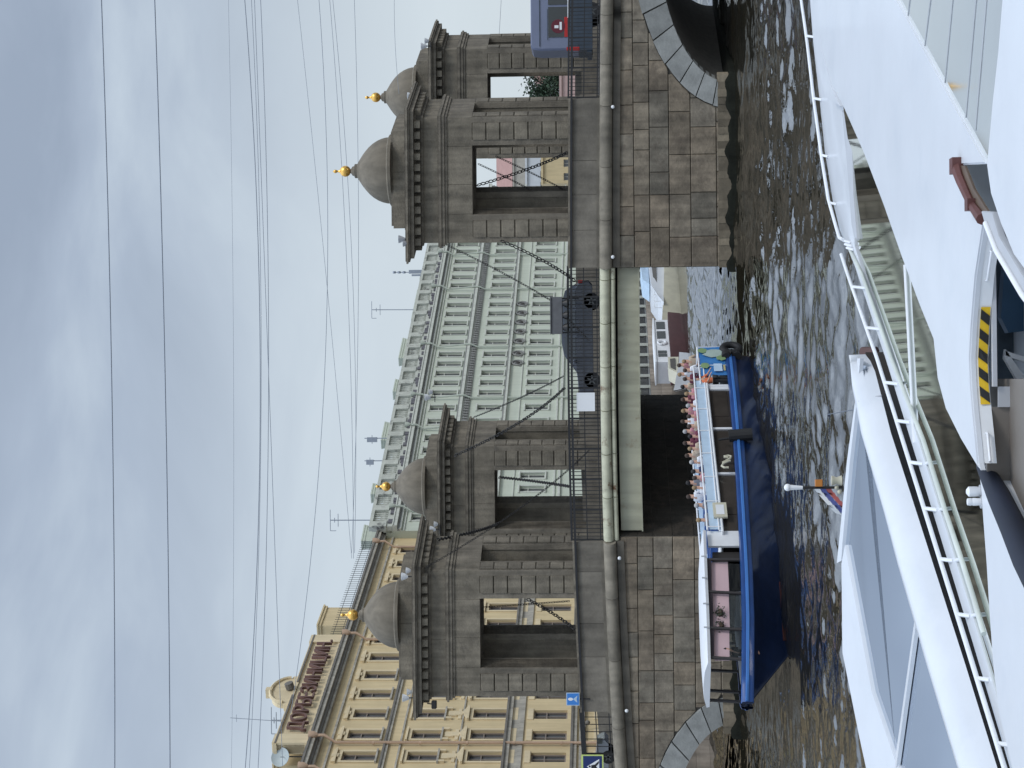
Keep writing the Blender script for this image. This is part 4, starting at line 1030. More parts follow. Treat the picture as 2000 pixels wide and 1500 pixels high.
# stern: blue banner on its rail
bn = MB(); nseg = 10
for i in range(nseg):
    x0, x1 = -.3+2.35*i/nseg, -.3+2.35*(i+1)/nseg; w0, w1 = .03*math.sin(i*1.9), .03*math.sin((i+1)*1.9)
    bn.face([(x0, 1.93+w0, 1.08), (x1, 1.93+w1, 1.08), (x1, 1.90+w1*.5, 2.15), (x0, 1.90+w0*.5, 2.15)])
bnb = bn.obj('banner', mat('banner_blue', (.035, .17, .42), .6, var=.2, vs=3), boat, smooth=60)
def decal(pts, m, nm, y=1.975):
    d = MB(); d.prism([(x, y, z) for x, z in pts], (0, .012, 0)); return d.obj(nm, m, bnb)
def blob(cx, cz, rx, rz_, sd, n=14):
    rnd = random.Random(sd); return [(cx+rx*math.cos(2*math.pi*i/n)*rnd.uniform(.75, 1.15), cz+rz_*math.sin(2*math.pi*i/n)*rnd.uniform(.75, 1.15)) for i in range(n)]
M_bg = mat('banner_green', (.20, .30, .14), .6, var=.2); M_bp = mat('banner_pale', (.34, .42, .38), .6, var=.2); M_by = mat('banner_gold', (.42, .36, .16), .6)
decal(blob(.35, 1.45, .35, .55, 1), M_bp, 'banner_shape'); decal(blob(.75, 1.25, .2, .22, 2), M_bg, 'banner_shape', 1.99); decal(blob(1.35, 1.95, .22, .2, 3), M_bg, 'banner_shape')
decal([(1.2, 1.25), (1.8, 1.25), (1.8, 1.6), (1.2, 1.6)], M_ltblue, 'banner_shape'); decal([(1.3, 1.12), (1.75, 1.12), (1.75, 1.2), (1.3, 1.2)], M_by, 'banner_shape'); decal(blob(.1, 2.0, .2, .2, 6), M_bg, 'banner_shape')
sr = MB(); sr.tube([(-.3, 1.9, 2.2), (2.7, 1.9, 2.2)], .035, 6); sr.tube([(-.3, -1.8, 2.2), (2.7, -1.8, 2.2)], .035, 6); sr.tube([(-.3, -1.8, 2.2), (-.3, 1.9, 2.2)], .035, 6)
for x, y in ((-.3, 1.9), (1.2, 1.9), (-.3, -1.8), (1.2, -1.8)): sr.tube([(x, y, .95), (x, y, 2.2)], .03, 6)
sr.obj('stern_rail', M_white2, boat)
# forward canopy
_K = lambda t: [(x if x < 13 else 13+(x-13)*.85, y) for x, y in t]
cz0 = _K([(12.9, 2.55), (16, 2.64), (19.9, 2.70)])
cw = _K([(12.9, 1.95), (16, 1.95), (17.6, 1.75), (19.0, 1.35), (20.1, .95)])
cx = [p[0] for p in _K([(q, 0) for q in (12.9, 13.6, 14.5, 15.5, 16.5, 17.5, 18.3, 19, 19.6, 20.1)])]; V = []
for x in cx:
    z = interp(cz0, x); w_ = interp(cw, x)
    V += [(x, -w_, z), (x, -w_-.04, z+.10), (x, -w_*.6, z+.20), (x, 0, z+.23), (x, w_*.6, z+.20), (x, w_+.04, z+.10), (x, w_, z)]
cn_ = MB(); k = 7; cn_.mesh(V, [[i*k+j, i*k+(j+1) % k, (i+1)*k+(j+1) % k, (i+1)*k+j] for i in range(len(cx)-1) for j in range(k)]+[list(range(k)), [(len(cx)-1)*k+j for j in range(k)]])
cno = cn_.obj('canopy', M_white2, boat, smooth=35)
bd_ = MB()
for x in (14.5, 15.7, 16.9, 17.8):
    w_ = interp(cw, x); z = interp(cz0, x); bd_.box(x-.03, x+.03, w_+.035, w_+.06, z+.02, z+.2)
bd_.obj('canopy_strap', M_greyp, cno)
cp_ = MB()
for x in (14.5, 16.2, 17.7, 18.7):
    w_ = interp(GW, x)-.14; wt = interp(cw, x)-.1; z = interp(cz0, x); gz = interp(GZ_, x)-.05
    for s_ in (1, -1): cp_.tube([(x+.1, s_*w_, gz), (x, s_*min(w_, wt), z)], .06, 6)
cp_.obj('canopy_post', mat('post_dark', (.03, .026, .026), .5), boat)
va = MB(); gl = MB(); drk = MB()
for a, b in zip((14.5, 16.2, 17.7), (16.2, 17.7, 18.7)):
    wa, wb = min(interp(GW, a)-.16, interp(cw, a)-.12), min(interp(GW, b)-.16, interp(cw, b)-.12); ga, gb2 = interp(GZ_, a), interp(GZ_, b); za, zb2 = interp(cz0, a), interp(cz0, b)
    va.prism([(a, wa-.12, ga+.44), (b, wb-.12, gb2+.42), (b, wb-.12, zb2-.14), (a, wa-.12, za-.14)], (0, .02, 0))
    drk.prism([(a, wa+.02, za-.16), (b, wb+.02, zb2-.12), (b, wb+.02, zb2), (a, wa+.02, za)], (0, .02, 0))
    gl.prism([(a+.05, wa+.0, ga-.05), (b-.05, wb+.0, gb2-.05), (b-.05, wb, gb2+.42), (a+.05, wa, ga+.45)], (0, .012, 0))
va.obj('pink_curtain', M_pinkp, boat); gl.obj('side_glazing', M_clear, boat); drk.obj('canopy_valance', mat('valance_dark', (.03, .02, .026), .7), cno)
ins = MB(); ins.box(14.6, 17.6, -1.2, 1.2, 1.25, 1.55); ins.obj('saloon_seating', M_greyp, boat)
# passengers: on the roof deck, at the stern, in the bow
rnd = random.Random(12)
plist = [(709, 'beige', 'fair', 2.62), (726, 'white', 'brown', 2.72), (743, 'maroon', 'brown', 2.78), (772, 'pink', 'fair', 2.82), (795, 'white', 'grey', 2.82), (816, 'pink', 'brown', 2.86), (835, 'beige', 'brown', 2.86), (855, 'maroon', 'black', 2.86), (879, 'beige', 'fair', 2.9), (905, 'white', 'grey', 2.88), (923, 'navy', 'black', 2.86), (935, 'pink', 'brown', 2.84), (955, 'white', 'fair', 2.82), (989, 'grey', 'grey', 2.78), (1018, 'grey', 'fair', 2.72)]
places = ['at the stern end above the blue banner', 'above the blue banner, second from the stern', 'beside the pale small launch', 'at the corner of the dark pier opening', 'just forward of the stern bulkhead', 'over the after part of the first window', 'above the first dark window', 'above the forward edge of the first window', 'over the white post between the first windows', 'over the second window beside the white post', 'over the second window', 'above the hanging fender', 'above the coiled rope', 'near the small notice box', 'alone nearest the white canopy']
for (ypx, sh, hr_, zh), pl in zip(plist, places):
    c = (750-ypx+750-750)/1.0; u = 1500-ypx; k = (u-750)/FP; yb_ = rnd.uniform(.75, 1.35)
    # x along the boat where the sight line at column u meets lateral offset yb_
    P = SB+BN*yb_; xx = (P.x-k*P.y)/(k*BD.y-BD.x)
    loc_ = bloc(xx, yb_, zh-1.27-.14); loc_.z = max(loc_.z, 1.45)
    person('%s haired passenger in %s top, %s' % ({'fair': 'fair', 'brown': 'brown', 'black': 'black', 'grey': 'grey'}[hr_], {'maroon': 'dark red', 'navy': 'navy'}.get(sh, sh), pl), 'sit', loc_, brz+R(90)+math.pi+rnd.uniform(-.5, .5), sh, 'navy', hr_, 'passengers on the roof of the blue boat')
row2 = [(716, 'pink', 'brown'), (734, 'white', 'fair'), (758, 'beige', 'black'), (783, 'maroon', 'brown'), (805, 'pink', 'fair'), (826, 'white', 'brown'), (845, 'pink', 'grey'), (868, 'maroon', 'brown'), (892, 'beige', 'brown'), (945, 'grey', 'black'), (972, 'white', 'brown')]
ORD = ['nearest the stern', 'second from the stern', 'third from the stern', 'fourth from the stern', 'fifth from the stern', 'in the middle of the row', 'fifth from the canopy', 'fourth from the canopy', 'third from the canopy', 'second from the canopy', 'nearest the canopy']
for (ypx, sh, hr_), od in zip(row2, ORD):
    k = (1500-ypx-750)/FP; yb_ = rnd.uniform(-.5, .2); P = SB+BN*yb_; xx = (P.x-k*P.y)/(k*BD.y-BD.x)
    person('half hidden passenger in the far row, %s' % od, 'sit', bloc(xx, yb_, rnd.uniform(1.50, 1.62)), brz+R(90)+math.pi+rnd.uniform(-.6, .6), sh, 'navy', hr_, 'passengers on the roof of the blue boat')
person('person in an orange top leaning on the rail of the blue boat', 'lean', bloc(2.32, 1.86, .70), brz+R(180)+R(0), 'orange', 'black', 'brown', s=.98)
person('person in dark clothes standing in the bow under the white canopy', 'stand', bloc(18.2, .75, 1.0), brz+R(60), 'black', 'black', 'black', s=.96)
# hanging flower baskets under the canopy
for i, x in enumerate((17.0, 17.5)):
    fb = thing('hanging_basket', ['dark hanging plant under the canopy, on the side nearer the stern', 'dark hanging plant under the canopy, nearer the bow'][i], 'plant', bloc(x, interp(cw, x)-.25, 2.0), 0, 'plants hanging in the bow')
    m = MB(); m.lathe([(.06, 0), (.13, .06), (.15, .16)], (0, 0, .18), 10); m.tube([(0, 0, .34), (0, 0, .66)], .008, 5); m.obj('pot', M_wood, fb)
    m = MB()
    for _ in range(120):
        p = Vector((rnd.gauss(0, .12), rnd.gauss(0, .12), .3+rnd.gauss(0, .1))); a = Vector((rnd.uniform(-1, 1), rnd.uniform(-1, 1), rnd.uniform(-1, 1))).normalized()*.05; b = a.cross(Vector((.3, .2, 1))).normalized()*.03; m.face([p-a, p+b, p+a, p-b])
    m.obj('leaves', M_leaf, fb)
# ------------------------------------------------------------------ boats moored at the far quay
def simple_boat(name, label, u0, u1, vwl, zg, beam, mh, bow='left', zs=.5, col2=None):
    """u0..u1 columns of the waterline ends, hull along the quay"""
    a = onz(u0, vwl, 0); b = onz(u1, vwl-1, 0)
    return a, b
QD = Vector((.476, .879, 0)); QN = Vector((.879, -.476, 0))
def quay_boat(name, label, u, vwl, L_, beam, zg, mh, bowsheer=.5):
    a = onz(u, vwl, 0); t = thing(name, label, 'boat', a, math.atan2(-QD.y, -QD.x))   # local x points towards the camera (bow), y to the river... 
    # local x = -QD ; local y = rot90 = (QD.y,-QD.x)= QN
    tab = [(-L_, beam*.42), (-L_*.6, beam*.5), (-L_*.3, beam*.48), (-L_*.12, beam*.32), (-L_*.04, beam*.14), (0.3, .03)]
    xs_ = [p[0] for p in tab]; V = []; m = MB()
    for sgn in (1, -1):
        V = []
        for i, (x, w_) in enumerate(tab):
            z_ = zg+bowsheer*max(0, (x+L_)/L_)**2
            V += [(x-(.9 if i > 2 else 0)*.6, sgn*w_*.7, -.3), (x-(.4 if i > 2 else 0), sgn*w_*.9, .25), (x, sgn*w_, z_)]
        m.mesh(V, [[i*3+j, i*3+j+1, (i+1)*3+j+1, (i+1)*3+j] for i in range(len(tab)-1) for j in (0, 1)])
    V = []
    for (x, w_) in tab:
        z_ = zg+bowsheer*max(0, (x+L_)/L_)**2; V += [(x, w_, z_), (x, -w_, z_)]
    m.mesh(V, [[2*i, 2*i+1, 2*i+3, 2*i+2] for i in range(len(tab)-1)]); x, w_ = tab[0]; m.face([(x, w_*.7, -.3), (x, w_, zg), (x, -w_, zg), (x, -w_*.7, -.3)])
    h = m.obj('hull', mh, t, smooth=40); return t, h
t, h = quay_boat('motor_cruiser', 'white motor cruiser with cream lower hull moored at the far quay', 862, 1331, 11, 3.2, 1.05, M_creamhull)
m = MB(); m.prism([(-10.5, -1.3, 1.0), (-1.6, -1.0, 1.35), (-2.6, -.9, 1.75), (-4.8, -1.0, 2.25), (-10, -1.2, 2.35)], (0, 2.4, 0)); m.obj('superstructure', M_white, t)
m = MB(); m.prism([(-9.0, 1.33, 1.75), (-5.2, 1.3, 1.75), (-4.7, 1.28, 2.02), (-8.9, 1.31, 2.1)], (0, .03, 0)); m.obj('window', M_dkglass, t)
m = MB()
for i in range(7): m.tube([(-1-i*1.2, 1.2, 1.5), (-1-i*1.2, 1.2, 2.1)], .025, 5)
m.tube([(-1, 1.2, 2.1), (-9, 1.25, 1.95)], .025, 5); m.obj('guard_rail', M_white2, t)
m = MB(); m.prism([(-10, -.9, 2.36), (-6.2, -.8, 2.34), (-7, -.7, 2.9), (-10, -.7, 3.0)], (0, 1.6, 0)); m.obj('flybridge', M_ltblue, t)
t, h = quay_boat('barge', 'maroon hulled barge with a pale cabin moored at the far quay', 752, 1344, 9.6, 2.6, 1.15, M_maroon, .1)
m = MB(); m.box(-8.6, -1.6, -.9, .9, 1.2, 2.25); m.box(-8.7, -1.5, -1.0, 1.0, 2.25, 2.35); m.obj('cabin', M_whitem, t)
for x in (-8.2, -6.6, -3.4, -2.9):
    m = MB(); m.box(x, x+(.45 if x > -3 else 1.2 if x < -4 else .4), .905, .94, 1.45, 2.1); m.obj('window', M_carglass, t)
m = MB(); n = 14; m.tube([(-4.6+.3*math.cos(2*math.pi*i/n), .97, 1.75+.3*math.sin(2*math.pi*i/n)) for i in range(n+1)], .09, 6, cap=False); m.obj('life_ring', M_white2, t)
t, h = quay_boat('small_launch', 'small white launch just beyond the stern passengers of the blue boat', 741, 1354, 4.2, 1.6, .8, M_white, .5)
m = MB(); m.prism([(-3.9, -.55, .85), (-1.2, -.45, 1.0), (-2.0, -.45, 1.6), (-3.8, -.5, 1.6)], (0, 1.0, 0)); m.obj('cabin', M_creamhull, t)
m = MB(); m.prism([(-3.5, .52, 1.1), (-1.7, .52, 1.12), (-2.1, .52, 1.48), (-3.4, .52, 1.48)], (0, .04, 0)); m.obj('window', M_dkglass, t)
# ------------------------------------------------------------------ vehicles on the bridge
def wheel(parent, x, y, z, r, side, wdt=.24):
    m = MB(); m.lathe([(r*.62, -wdt/2), (r*.94, -wdt/2), (r, -wdt*.3), (r, wdt*.3), (r*.94, wdt/2), (r*.62, wdt/2)], (0, 0, 0), 24); m.xf(lambda a, b, c: (x+a, y+c, z+b)); wo = m.obj('tyre', M_rubber, None, smooth=50)
    wh = MB(); wh.lathe([(.02, -wdt*.42), (r*.6, -wdt*.42), (r*.63, wdt*.42), (.02, wdt*.42)], (0, 0, 0), 18); wh.xf(lambda a, b, c: (x+a, y+c, z+b)); w_ = wh.obj('wheel', M_rubber, parent); wo.parent = w_
    rm = MB()
    for i in range(5):
        a = 2*math.pi*i/5; s_ = side*wdt*.47
        rm.prism([(x+.05*math.cos(a+1.57), y+s_, z+.05*math.sin(a+1.57)), (x+r*.6*math.cos(a+.12), y+s_, z+r*.6*math.sin(a+.12)), (x+r*.6*math.cos(a-.12), y+s_, z+r*.6*math.sin(a-.12)), (x+.05*math.cos(a-1.57), y+s_, z+.05*math.sin(a-1.57))], (0, side*.015, 0))
    rm.obj('rim', M_chrome, w_)
# dark estate car, facing left
X0 = aty(712, 1170, 85.5).x; ZR = 6.36
car = thing('parked_car', 'dark blue grey car behind the iron railing in the middle of the bridge', 'car', (X0, 84.6, ZR))
L_ = 6.0; Wd = 1.95
prof = [(.05, .42), (.0, .75), (.35, .98), (1.55, 1.12), (5.7, 1.14), (5.98, .95), (6.0, .5), (5.8, .33), (.2, .30)]
def body_mesh(prof, W, inset=.06):
    m = MB(); n = len(prof); c = (sum(p[0] for p in prof)/n, sum(p[1] for p in prof)/n)
    rings = []
    for y, k in ((0, .97), (.07, 1.0), (W-.07, 1.0), (W, .97)): rings.append([(c[0]+(p[0]-c[0])*k, y, c[1]+(p[1]-c[1])*k) for p in prof])
    V = sum(rings, []); m.mesh(V, [list(range(n-1, -1, -1)), [3*n+i for i in range(n)]]+[[r_*n+i, r_*n+(i+1) % n, (r_+1)*n+(i+1) % n, (r_+1)*n+i] for r_ in range(3) for i in range(n)]); return m
body_mesh(prof, Wd).obj('body', M_cardark, car, smooth=35)
ch = [(1.5, 1.10), (2.35, 1.72), (3.0, 1.84), (4.9, 1.82), (5.5, 1.66), (5.85, 1.12)]
m = MB(); n = len(ch); V = [(x, .05+.16*max(0, (z-1.1)/.74), z) for x, z in ch]+[(x, Wd-.05-.16*max(0, (z-1.1)/.74), z) for x, z in ch]
m.mesh(V, [list(range(n-1, -1, -1)), [n+i for i in range(n)]]+[[i, n+i, n+(i+1) % n, (i+1) % n] for i in range(n)]); m.obj('roof', M_cardark, car, smooth=35)
for a, b in ((1.95, 3.25), (3.35, 4.55), (4.65, 5.5)):
    m = MB(); top = 1.70; z0 = 1.16
    xa = a+.55 if a < 2 else a; xb = b-.28 if b > 5.4 else b
    m.prism([(a+.05, .05, z0), (b, .05, z0), (xb, .17, top), (xa, .17, top)], (0, -.02, 0)); m.obj('window', M_carglass, car)
for x in (1.15, 5.0): wheel(car, x, .12, .38, .40, -1); wheel(car, x, Wd-.12, .38, .40, 1)
m = MB(); m.box(.02, .4, -.02, .3, .72, .88); m.obj('headlight', M_chrome, car)
m = MB(); m.box(5.85, 6.01, .0, .3, .8, 1.0); m.obj('tail_light', M_rlight, car)
m = MB(); m.cbox((2.05, -.12, 1.2), .2, .18, .14, bev=.03); m.obj('wing_mirror', M_cardark, car)
m = MB()
for x in (2.75, 3.95): m.box(x-.1, x+.1, -.015, 0, .92, .96)
m.obj('door_handle', M_chrome, car)
# minibus, tail to the left
X1 = aty(1399, 1170, 85.2).x
van = thing('minibus', 'lilac grey minibus with dark lower side and red tail lamp', 'van', (X1, 84.6, 6.2))
prof = [(.0, .95), (.0, 2.9), (.06, 3.26), (.2, 3.36), (5.0, 3.36), (5.9, 2.3), (6.6, 1.9), (6.7, .95)]
body_mesh(prof, 2.05).obj('body', M_lilac, van, smooth=35)
m = MB(); m.box(-.01, 6.7, -.012, 2.06, .36, 1.05); m.box(0.0, 6.7, -.02, 0, 1.05, 1.45); m.obj('lower_side', M_vandark, van)  # dark lower side: shading behind the railing painted as a second colour
for a, b in ((.62, 2.1), (2.2, 3.6), (3.7, 4.9)):
    f = MB(); f.box(a, b, -.03, -.012, 1.55, 2.5); fo = f.obj('window', M_carglass, van)
m = MB(); m.box(.5, 2.0, -.04, -.031, 2.52, 2.55); m.box(0.2, 5.5, -.03, -.005, 2.9, 2.94); m.obj('rain_gutter', M_vandark, van)
# a red and white round emblem on the rear side window
n = 20; m = MB(); m.prism([(1.15+.34*math.cos(2*math.pi*i/n), -.034, 2.02+.34*math.sin(2*math.pi*i/n)) for i in range(n)], (0, -.008, 0)); e_ = m.obj('round_emblem', mat('emblem_dark_red', (.12, .012, .025), .5), van)
m = MB(); m.box(.98, 1.36, -.05, -.043, 1.84, 1.95); m.box(1.06, 1.2, -.05, -.043, 2.0, 2.2); m.obj('emblem_mark', M_swhite, e_)
m = MB(); m.box(.63, 1.6, -.035, -.0305, 1.56, 1.72); m.obj('red_reflection', M_rlight, van)  # red reflection in the side window, painted as a flat strip
m = MB(); m.box(-.02, .14, -.035, .1, 1.0, 1.62); m.obj('tail_light', M_rlight, van)
m = MB(); m.box(1.55, 3.4, -.05, -.02, 1.49, 1.56); m.obj('side_trim', M_whitem, van)
for x in (1.9, 5.6): wheel(van, x, .12, .38, .42, -1); wheel(van, x, 1.93, .38, .42, 1)
m = MB(); m.box(-.12, .05, 0.05, 2.0, .4, .62); m.obj('bumper', M_vandark, van)
# grey car at the left end behind the railing
X2 = aty(-118, 1180, 85).x
c2 = thing('parked_car', 'grey car half out of the photo behind the open railing', 'car', (X2, 84.4, 5.80))
prof2 = [(.05, .42), (.0, .8), (.2, .98), (3.3, .98), (4.35, .84), (4.5, .5), (4.3, .3), (.2, .30)]
body_mesh(prof2, 1.8).obj('body', M_cargrey, c2, smooth=35)
m = MB(); ch = [(.3, .97), (.75, 1.42), (2.3, 1.45), (3.2, .97)]; n = 4; V = [(x, .08+.16*(z-.97)/.5, z) for x, z in ch]+[(x, 1.72-.16*(z-.97)/.5, z) for x, z in ch]
m.mesh(V, [[3, 2, 1, 0], [4, 5, 6, 7]]+[[i, n+i, n+(i+1) % n, (i+1) % n] for i in range(n)]); m.obj('cabin', M_carglass, c2)
m = MB(); m.box(4.25, 4.46, -.03, .3, .62, .82); m.obj('headlight', M_chrome, c2)
for x in (.9, 3.6): wheel(c2, x, .1, .33, .33, -1); wheel(c2, x, 1.7, .33, .33, 1)
# ------------------------------------------------------------------ signs
def plate(name, label, u0, u1, v0, v1, Y, m, frame=None, cat='sign'):
    a = aty(u0, v1, Y); b = aty(u1, v0, Y); w_, h = b.x-a.x, b.z-a.z
    t = thing(name, label, cat, (a.x, Y, a.z)); p = MB(); p.box(0, w_, 0, .03, 0, h)
    if frame: p.obj('border', frame, t); q_ = MB(); k = .06*min(w_, h); q_.box(k, w_-k, -.012, 0, k, h-k); q_.obj('face', m, t)
    else: p.obj('face', m, t)
    return t, w_, h
t, w_, h = plate('notice_plate', 'blank white square plate hung on the iron railing in front of the dark car', 697, 733, 1126, 1162, 81.0, M_swhite)
m = MB(); m.box(.1, .16, .03, .12, h*.7, h*.76); m.box(w_-.16, w_-.1, .03, .12, h*.7, h*.76); m.obj('bracket', M_iron, t)
t, w_, h = plate('navigation_sign', 'square blue sign with a pale marking at the corner of the left tower', 122, 147, 1106, 1132, 80.9, M_sblue, M_ltblue)
m = MB(); n = 14; m.prism([(w_*.5+w_*.12*math.cos(2*math.pi*i/n), -.013, h*.68+h*.19*math.sin(2*math.pi*i/n)) for i in range(n)], (0, -.006, 0)); m.obj('pale_oval', M_swhite, t)
m = MB(); m.prism([(w_*.5, -.013, h*.5), (w_*.78, -.013, h*.16), (w_*.5, -.013, h*.22), (w_*.22, -.013, h*.16)], (0, -.006, 0)); m.obj('pale_chevron', M_ltblue, t)
m = MB(); m.tube([(w_/2, .06, -.5), (w_/2, .06, h*.8)], .03, 8); m.obj('post', M_iron, t)
t, w_, h = plate('crossing_sign', 'navy pedestrian crossing sign with fluorescent yellow surround', -34, 26, 1135, 1179, 80.6, M_fluo)
m = MB(); m.box(.08, w_-.06, -.012, -.003, .07, h-.09); fc = m.obj('navy_square', M_snavy, t)
m = MB(); m.prism([(w_*.22, -.013, h*.19), (w_*.86, -.013, h*.19), (w_*.62, -.013, h*.74)], (0, -.004, 0)); m.obj('white_triangle', M_swhite, fc)
m = MB(); m.prism([(w_*(.18+q[0]), -.018, h*(.10+q[1]*.9)) for q in ((.38, .5), (.48, .5), (.50, .32), (.62, .12), (.54, .12), (.44, .26), (.34, .12), (.27, .12), (.38, .32))], (0, -.004, 0)); m.sph((w_*.62, -.02, h*.62), h*.045, 8, 6, sy=.3); m.obj('walking_figure', M_black, fc)
m = MB(); m.tube([(w_*.4, .08, -1.2), (w_*.4, .08, h)], .04, 8); m.obj('post', M_greyp, t)
# signal box with three hooded lamps on the railing
a = aty(848, 1100, 80.85)
sg = thing('signal_light_box', 'grey box with three black hooded lamps fixed above the railing of the middle span', 'signal light', a)
m = MB(); m.box(0, 1.72, 0, .45, 0.02, .56, bev=.03); m.box(.0, 1.72, -.05, .5, .56, .60); m.obj('housing', mat('signal_housing', (.12, .12, .125), .6, var=.25, vs=3), sg)
for i in range(3):
    m = MB(); x = .3+i*.56; m.lathe([(.10, 0), (.17, -.10), (.21, -.22), (.20, -.23), (.08, -.05)], (x, .1, .02), 14); m.obj('lamp_hood', M_black, sg, smooth=50)
m = MB(); m.tube([(1.66, .3, .02), (1.66, .35, -.75)], .035, 6); m.tube([(.06, .3, .02), (.06, .35, -.75)], .035, 6); m.obj('support', M_iron, sg)
# ------------------------------------------------------------------ chains
def chain_pts(P, Q, sag, n):
    P, Q = Vector(P), Vector(Q)
    return [P.lerp(Q, t)-Vector((0, 0, sag*4*t*(1-t))) for t in [i/n for i in range(n+1)]]
def chain(label, P, Q, sag=.3, ln=.21, wd=.075, th=.024):
    d = (Vector(Q)-Vector(P)).length; n = max(4, int(d/(ln*.78))); pts = chain_pts(P, Q, sag, n); m = MB(); o = Vector(P)
    for i in range(n):
        a, b = pts[i], pts[i+1]; c = (a+b)/2; dr = (b-a).normalized(); s = dr.cross(Vector((0, 1, 0))).normalized(); f = dr.cross(s)
        if i % 2: s = (s+f).normalized()
        else: s = (s-f).normalized()
        k = 8; R_ = [c+dr*(ln/2)*math.cos(2*math.pi*j/k)+s*wd*math.sin(2*math.pi*j/k) for j in range(k+1)]
        m.tube(R_, th, 5, cap=False)
    ob = m.obj('chain', M_chain, None, tuple(o)); ob.location = o; tag(ob, label, 'chain', 'iron chains strung between the towers'); return ob
def CH(label, p0, p1, sag, heavy=True):
    P = aty(1500-p0[1], p0[0], p0[2]); Q = aty(1500-p1[1], p1[0], p1[2])
    return chain(label, P, Q, sag, *((.23, .08, .025) if heavy else (.16, .045, .014)))
CH('thin chain from the right near tower cornice down to the signal light box', (872, 478, 81.0), (1078, 588, 80.9), .15, False)
CH('thin chain from the signal light box down into the railing', (1104, 618, 80.9), (1150, 665, 80.9), .02, False)
CH('heavy chain from the right near tower pillar down to the railing end', (978, 470, 81.3), (1122, 548, 81.1), .25)
CH('thin chain from the left far tower architrave to the railing by the car', (925, 815, 91.5), (1100, 735, 84), .2, False)
CH('heavy chain hanging from the left far tower cornice across its pillar', (888, 890, 91.5), (1102, 758, 84), .55)
CH('heavy chain hanging inside the left far tower opening', (975, 932, 93.5), (1112, 950, 84), .2)
CH('heavy chain between the left near tower cornice and the far tower opening', (855, 1054, 82.6), (974, 1022, 92), .35)
CH('long thin chain from the left near tower cornice down to the railing', (832, 1108, 81.2), (1150, 880, 84.5), .55, False)
CH('short chain in the left near tower opening down to its parapet', (1030, 1170, 84), (1122, 1228, 81.7), .12)
CH('thin chain stretched under the lintel of the left near tower', (945, 1186, 84), (1112, 1174, 84), .05, False)
CH('rising heavy chain across the right near tower opening', (932, 362, 84), (1108, 298, 81.9), .3)
CH('falling thin chain across the right near tower opening', (934, 320, 84), (1046, 376, 84), .05, False)
CH('second thin chain across the right near tower opening, lower down', (968, 305, 84.2), (1108, 374, 84), .08, False)
# ------------------------------------------------------------------ floodlights, cameras and lamps
def flood(u, v, Y, label, white=True):
    c = aty(u, v, Y); t = thing('floodlight', label, 'floodlight', c, 0, 'floodlights on the tower cornices')
    m = MB(); m.tube([(0, 0, -.25), (0, 0, .06)], .03, 6); m.tube([(-.25, 0, -.2), (.2, 0, -.2)], .025, 6); m.obj('bracket', M_iron, t)
    m = MB(); m.lathe([(.07, -.16), (.15, .02), (.19, .14), (.17, .15), (.02, .08)], (0, 0, .18), 14); m.obj('lamp_head', M_whitem if white else M_greyp, t, smooth=50)
    m = MB(); m.lathe([(.06, -.12), (.13, .0), (.16, .1), (.02, .06)], (.28 if white else -.2, 0, .02), 12); m.obj('lamp_head', M_whitem if white else M_greyp, t, smooth=50)
flood(1033, 792, 81.0, 'grey floodlight on the right near tower cornice, seen against the sky', False)
flood(374, 798, 81.0, 'white floodlights at the corner of the left near tower beside the dome')
flood(137, 800, 81.2, 'white floodlight at the left end of the left near tower cornice')
flood(724, 842, 92.5, 'white floodlight on the left far tower cornice against pale windows')
flood(466, 852, 92.5, 'pale floodlight at the other end of the left far tower cornice, by the chain')
flood(1410, 834, 92.5, 'pale floodlight on the right far tower cornice above the minibus')
flood(1313, 808, 92.0, 'small pale floodlight low on the dome of the right far tower')
c = aty(124, 848, 81.0); t = thing('security_camera', 'small dark camera box under the left near tower cornice', 'camera', c)
m = MB(); m.box(-.18, .18, -.15, .12, -.12, .12, bev=.03); m.obj('housing', M_black, t); m = MB(); m.tube([(0, .1, .1), (0, .3, .35)], .03, 6); m.obj('bracket', M_iron, t)
for i, (u, v, lb) in enumerate(((1291, 1197, 'small white lamp under the cornice right of the near tower'), (998, 1197, 'small white lamp under the cornice at the edge of the right pier'), (410, 1210, 'small white lamp under the cornice by the left end of the girder'), (112, 1224, 'small white lamp under the cornice below the blue sign'))):
    c = aty(u, v, 80.62); t = thing('cornice_lamp', lb, 'lamp', c, 0, 'small lamps under the bridge cornice')
    m = MB(); m.sph((0, -.04, 0), .085, 10, 8); m.obj('globe', M_swhite, t); m = MB(); m.tube([(0, 0, 0), (0, .35, .02)], .035, 6); m.obj('bracket', M_iron, t)
# ------------------------------------------------------------------ overhead wires (trolley and service cables above the bridge)
def wire(label, pts, Y, r):
    """pts: (x, y) of the photo; the wire is a hanging cable at distance Y"""
    P = [aty(1500-y, x, Y) for x, y in pts]
    # quadratic through the three points
    a, b, c = P[0], P[1], P[2]; tb = (b.x-a.x)/(c.x-a.x); out = []
    for i in range(33):
        t = -.08+1.16*i/32
        l0 = (t-tb)*(t-1)/((0-tb)*(0-1)); l1 = t*(t-1)/(tb*(tb-1)); l2 = t*(t-tb)/((1)*(1-tb)); out.append(a*l0+b*l1+c*l2)
    m = MB(); m.tube(out, r*.85, 6); o = m.obj('overhead_wire', M_wire, None, tuple(out[0]), smooth=60); o.location = out[0]; tag(o, label, 'wire', 'overhead wires against the sky')
wire('topmost and thick overhead wire crossing the whole sky', [(198, 0), (213, 500), (224, 1500)], 60, .024)
wire('second thick overhead wire from the top crossing the whole sky', [(302, 0), (317, 500), (332, 1500)], 60, .024)
wire('uppermost wire of the middle bundle, sagging in mid span', [(478, 0), (507, 600), (479, 1500)], 75, .022)
wire('thinnest wire of the middle bundle, touching its neighbour in mid sky', [(491, 0), (509, 540), (487, 1500)], 76, .014)
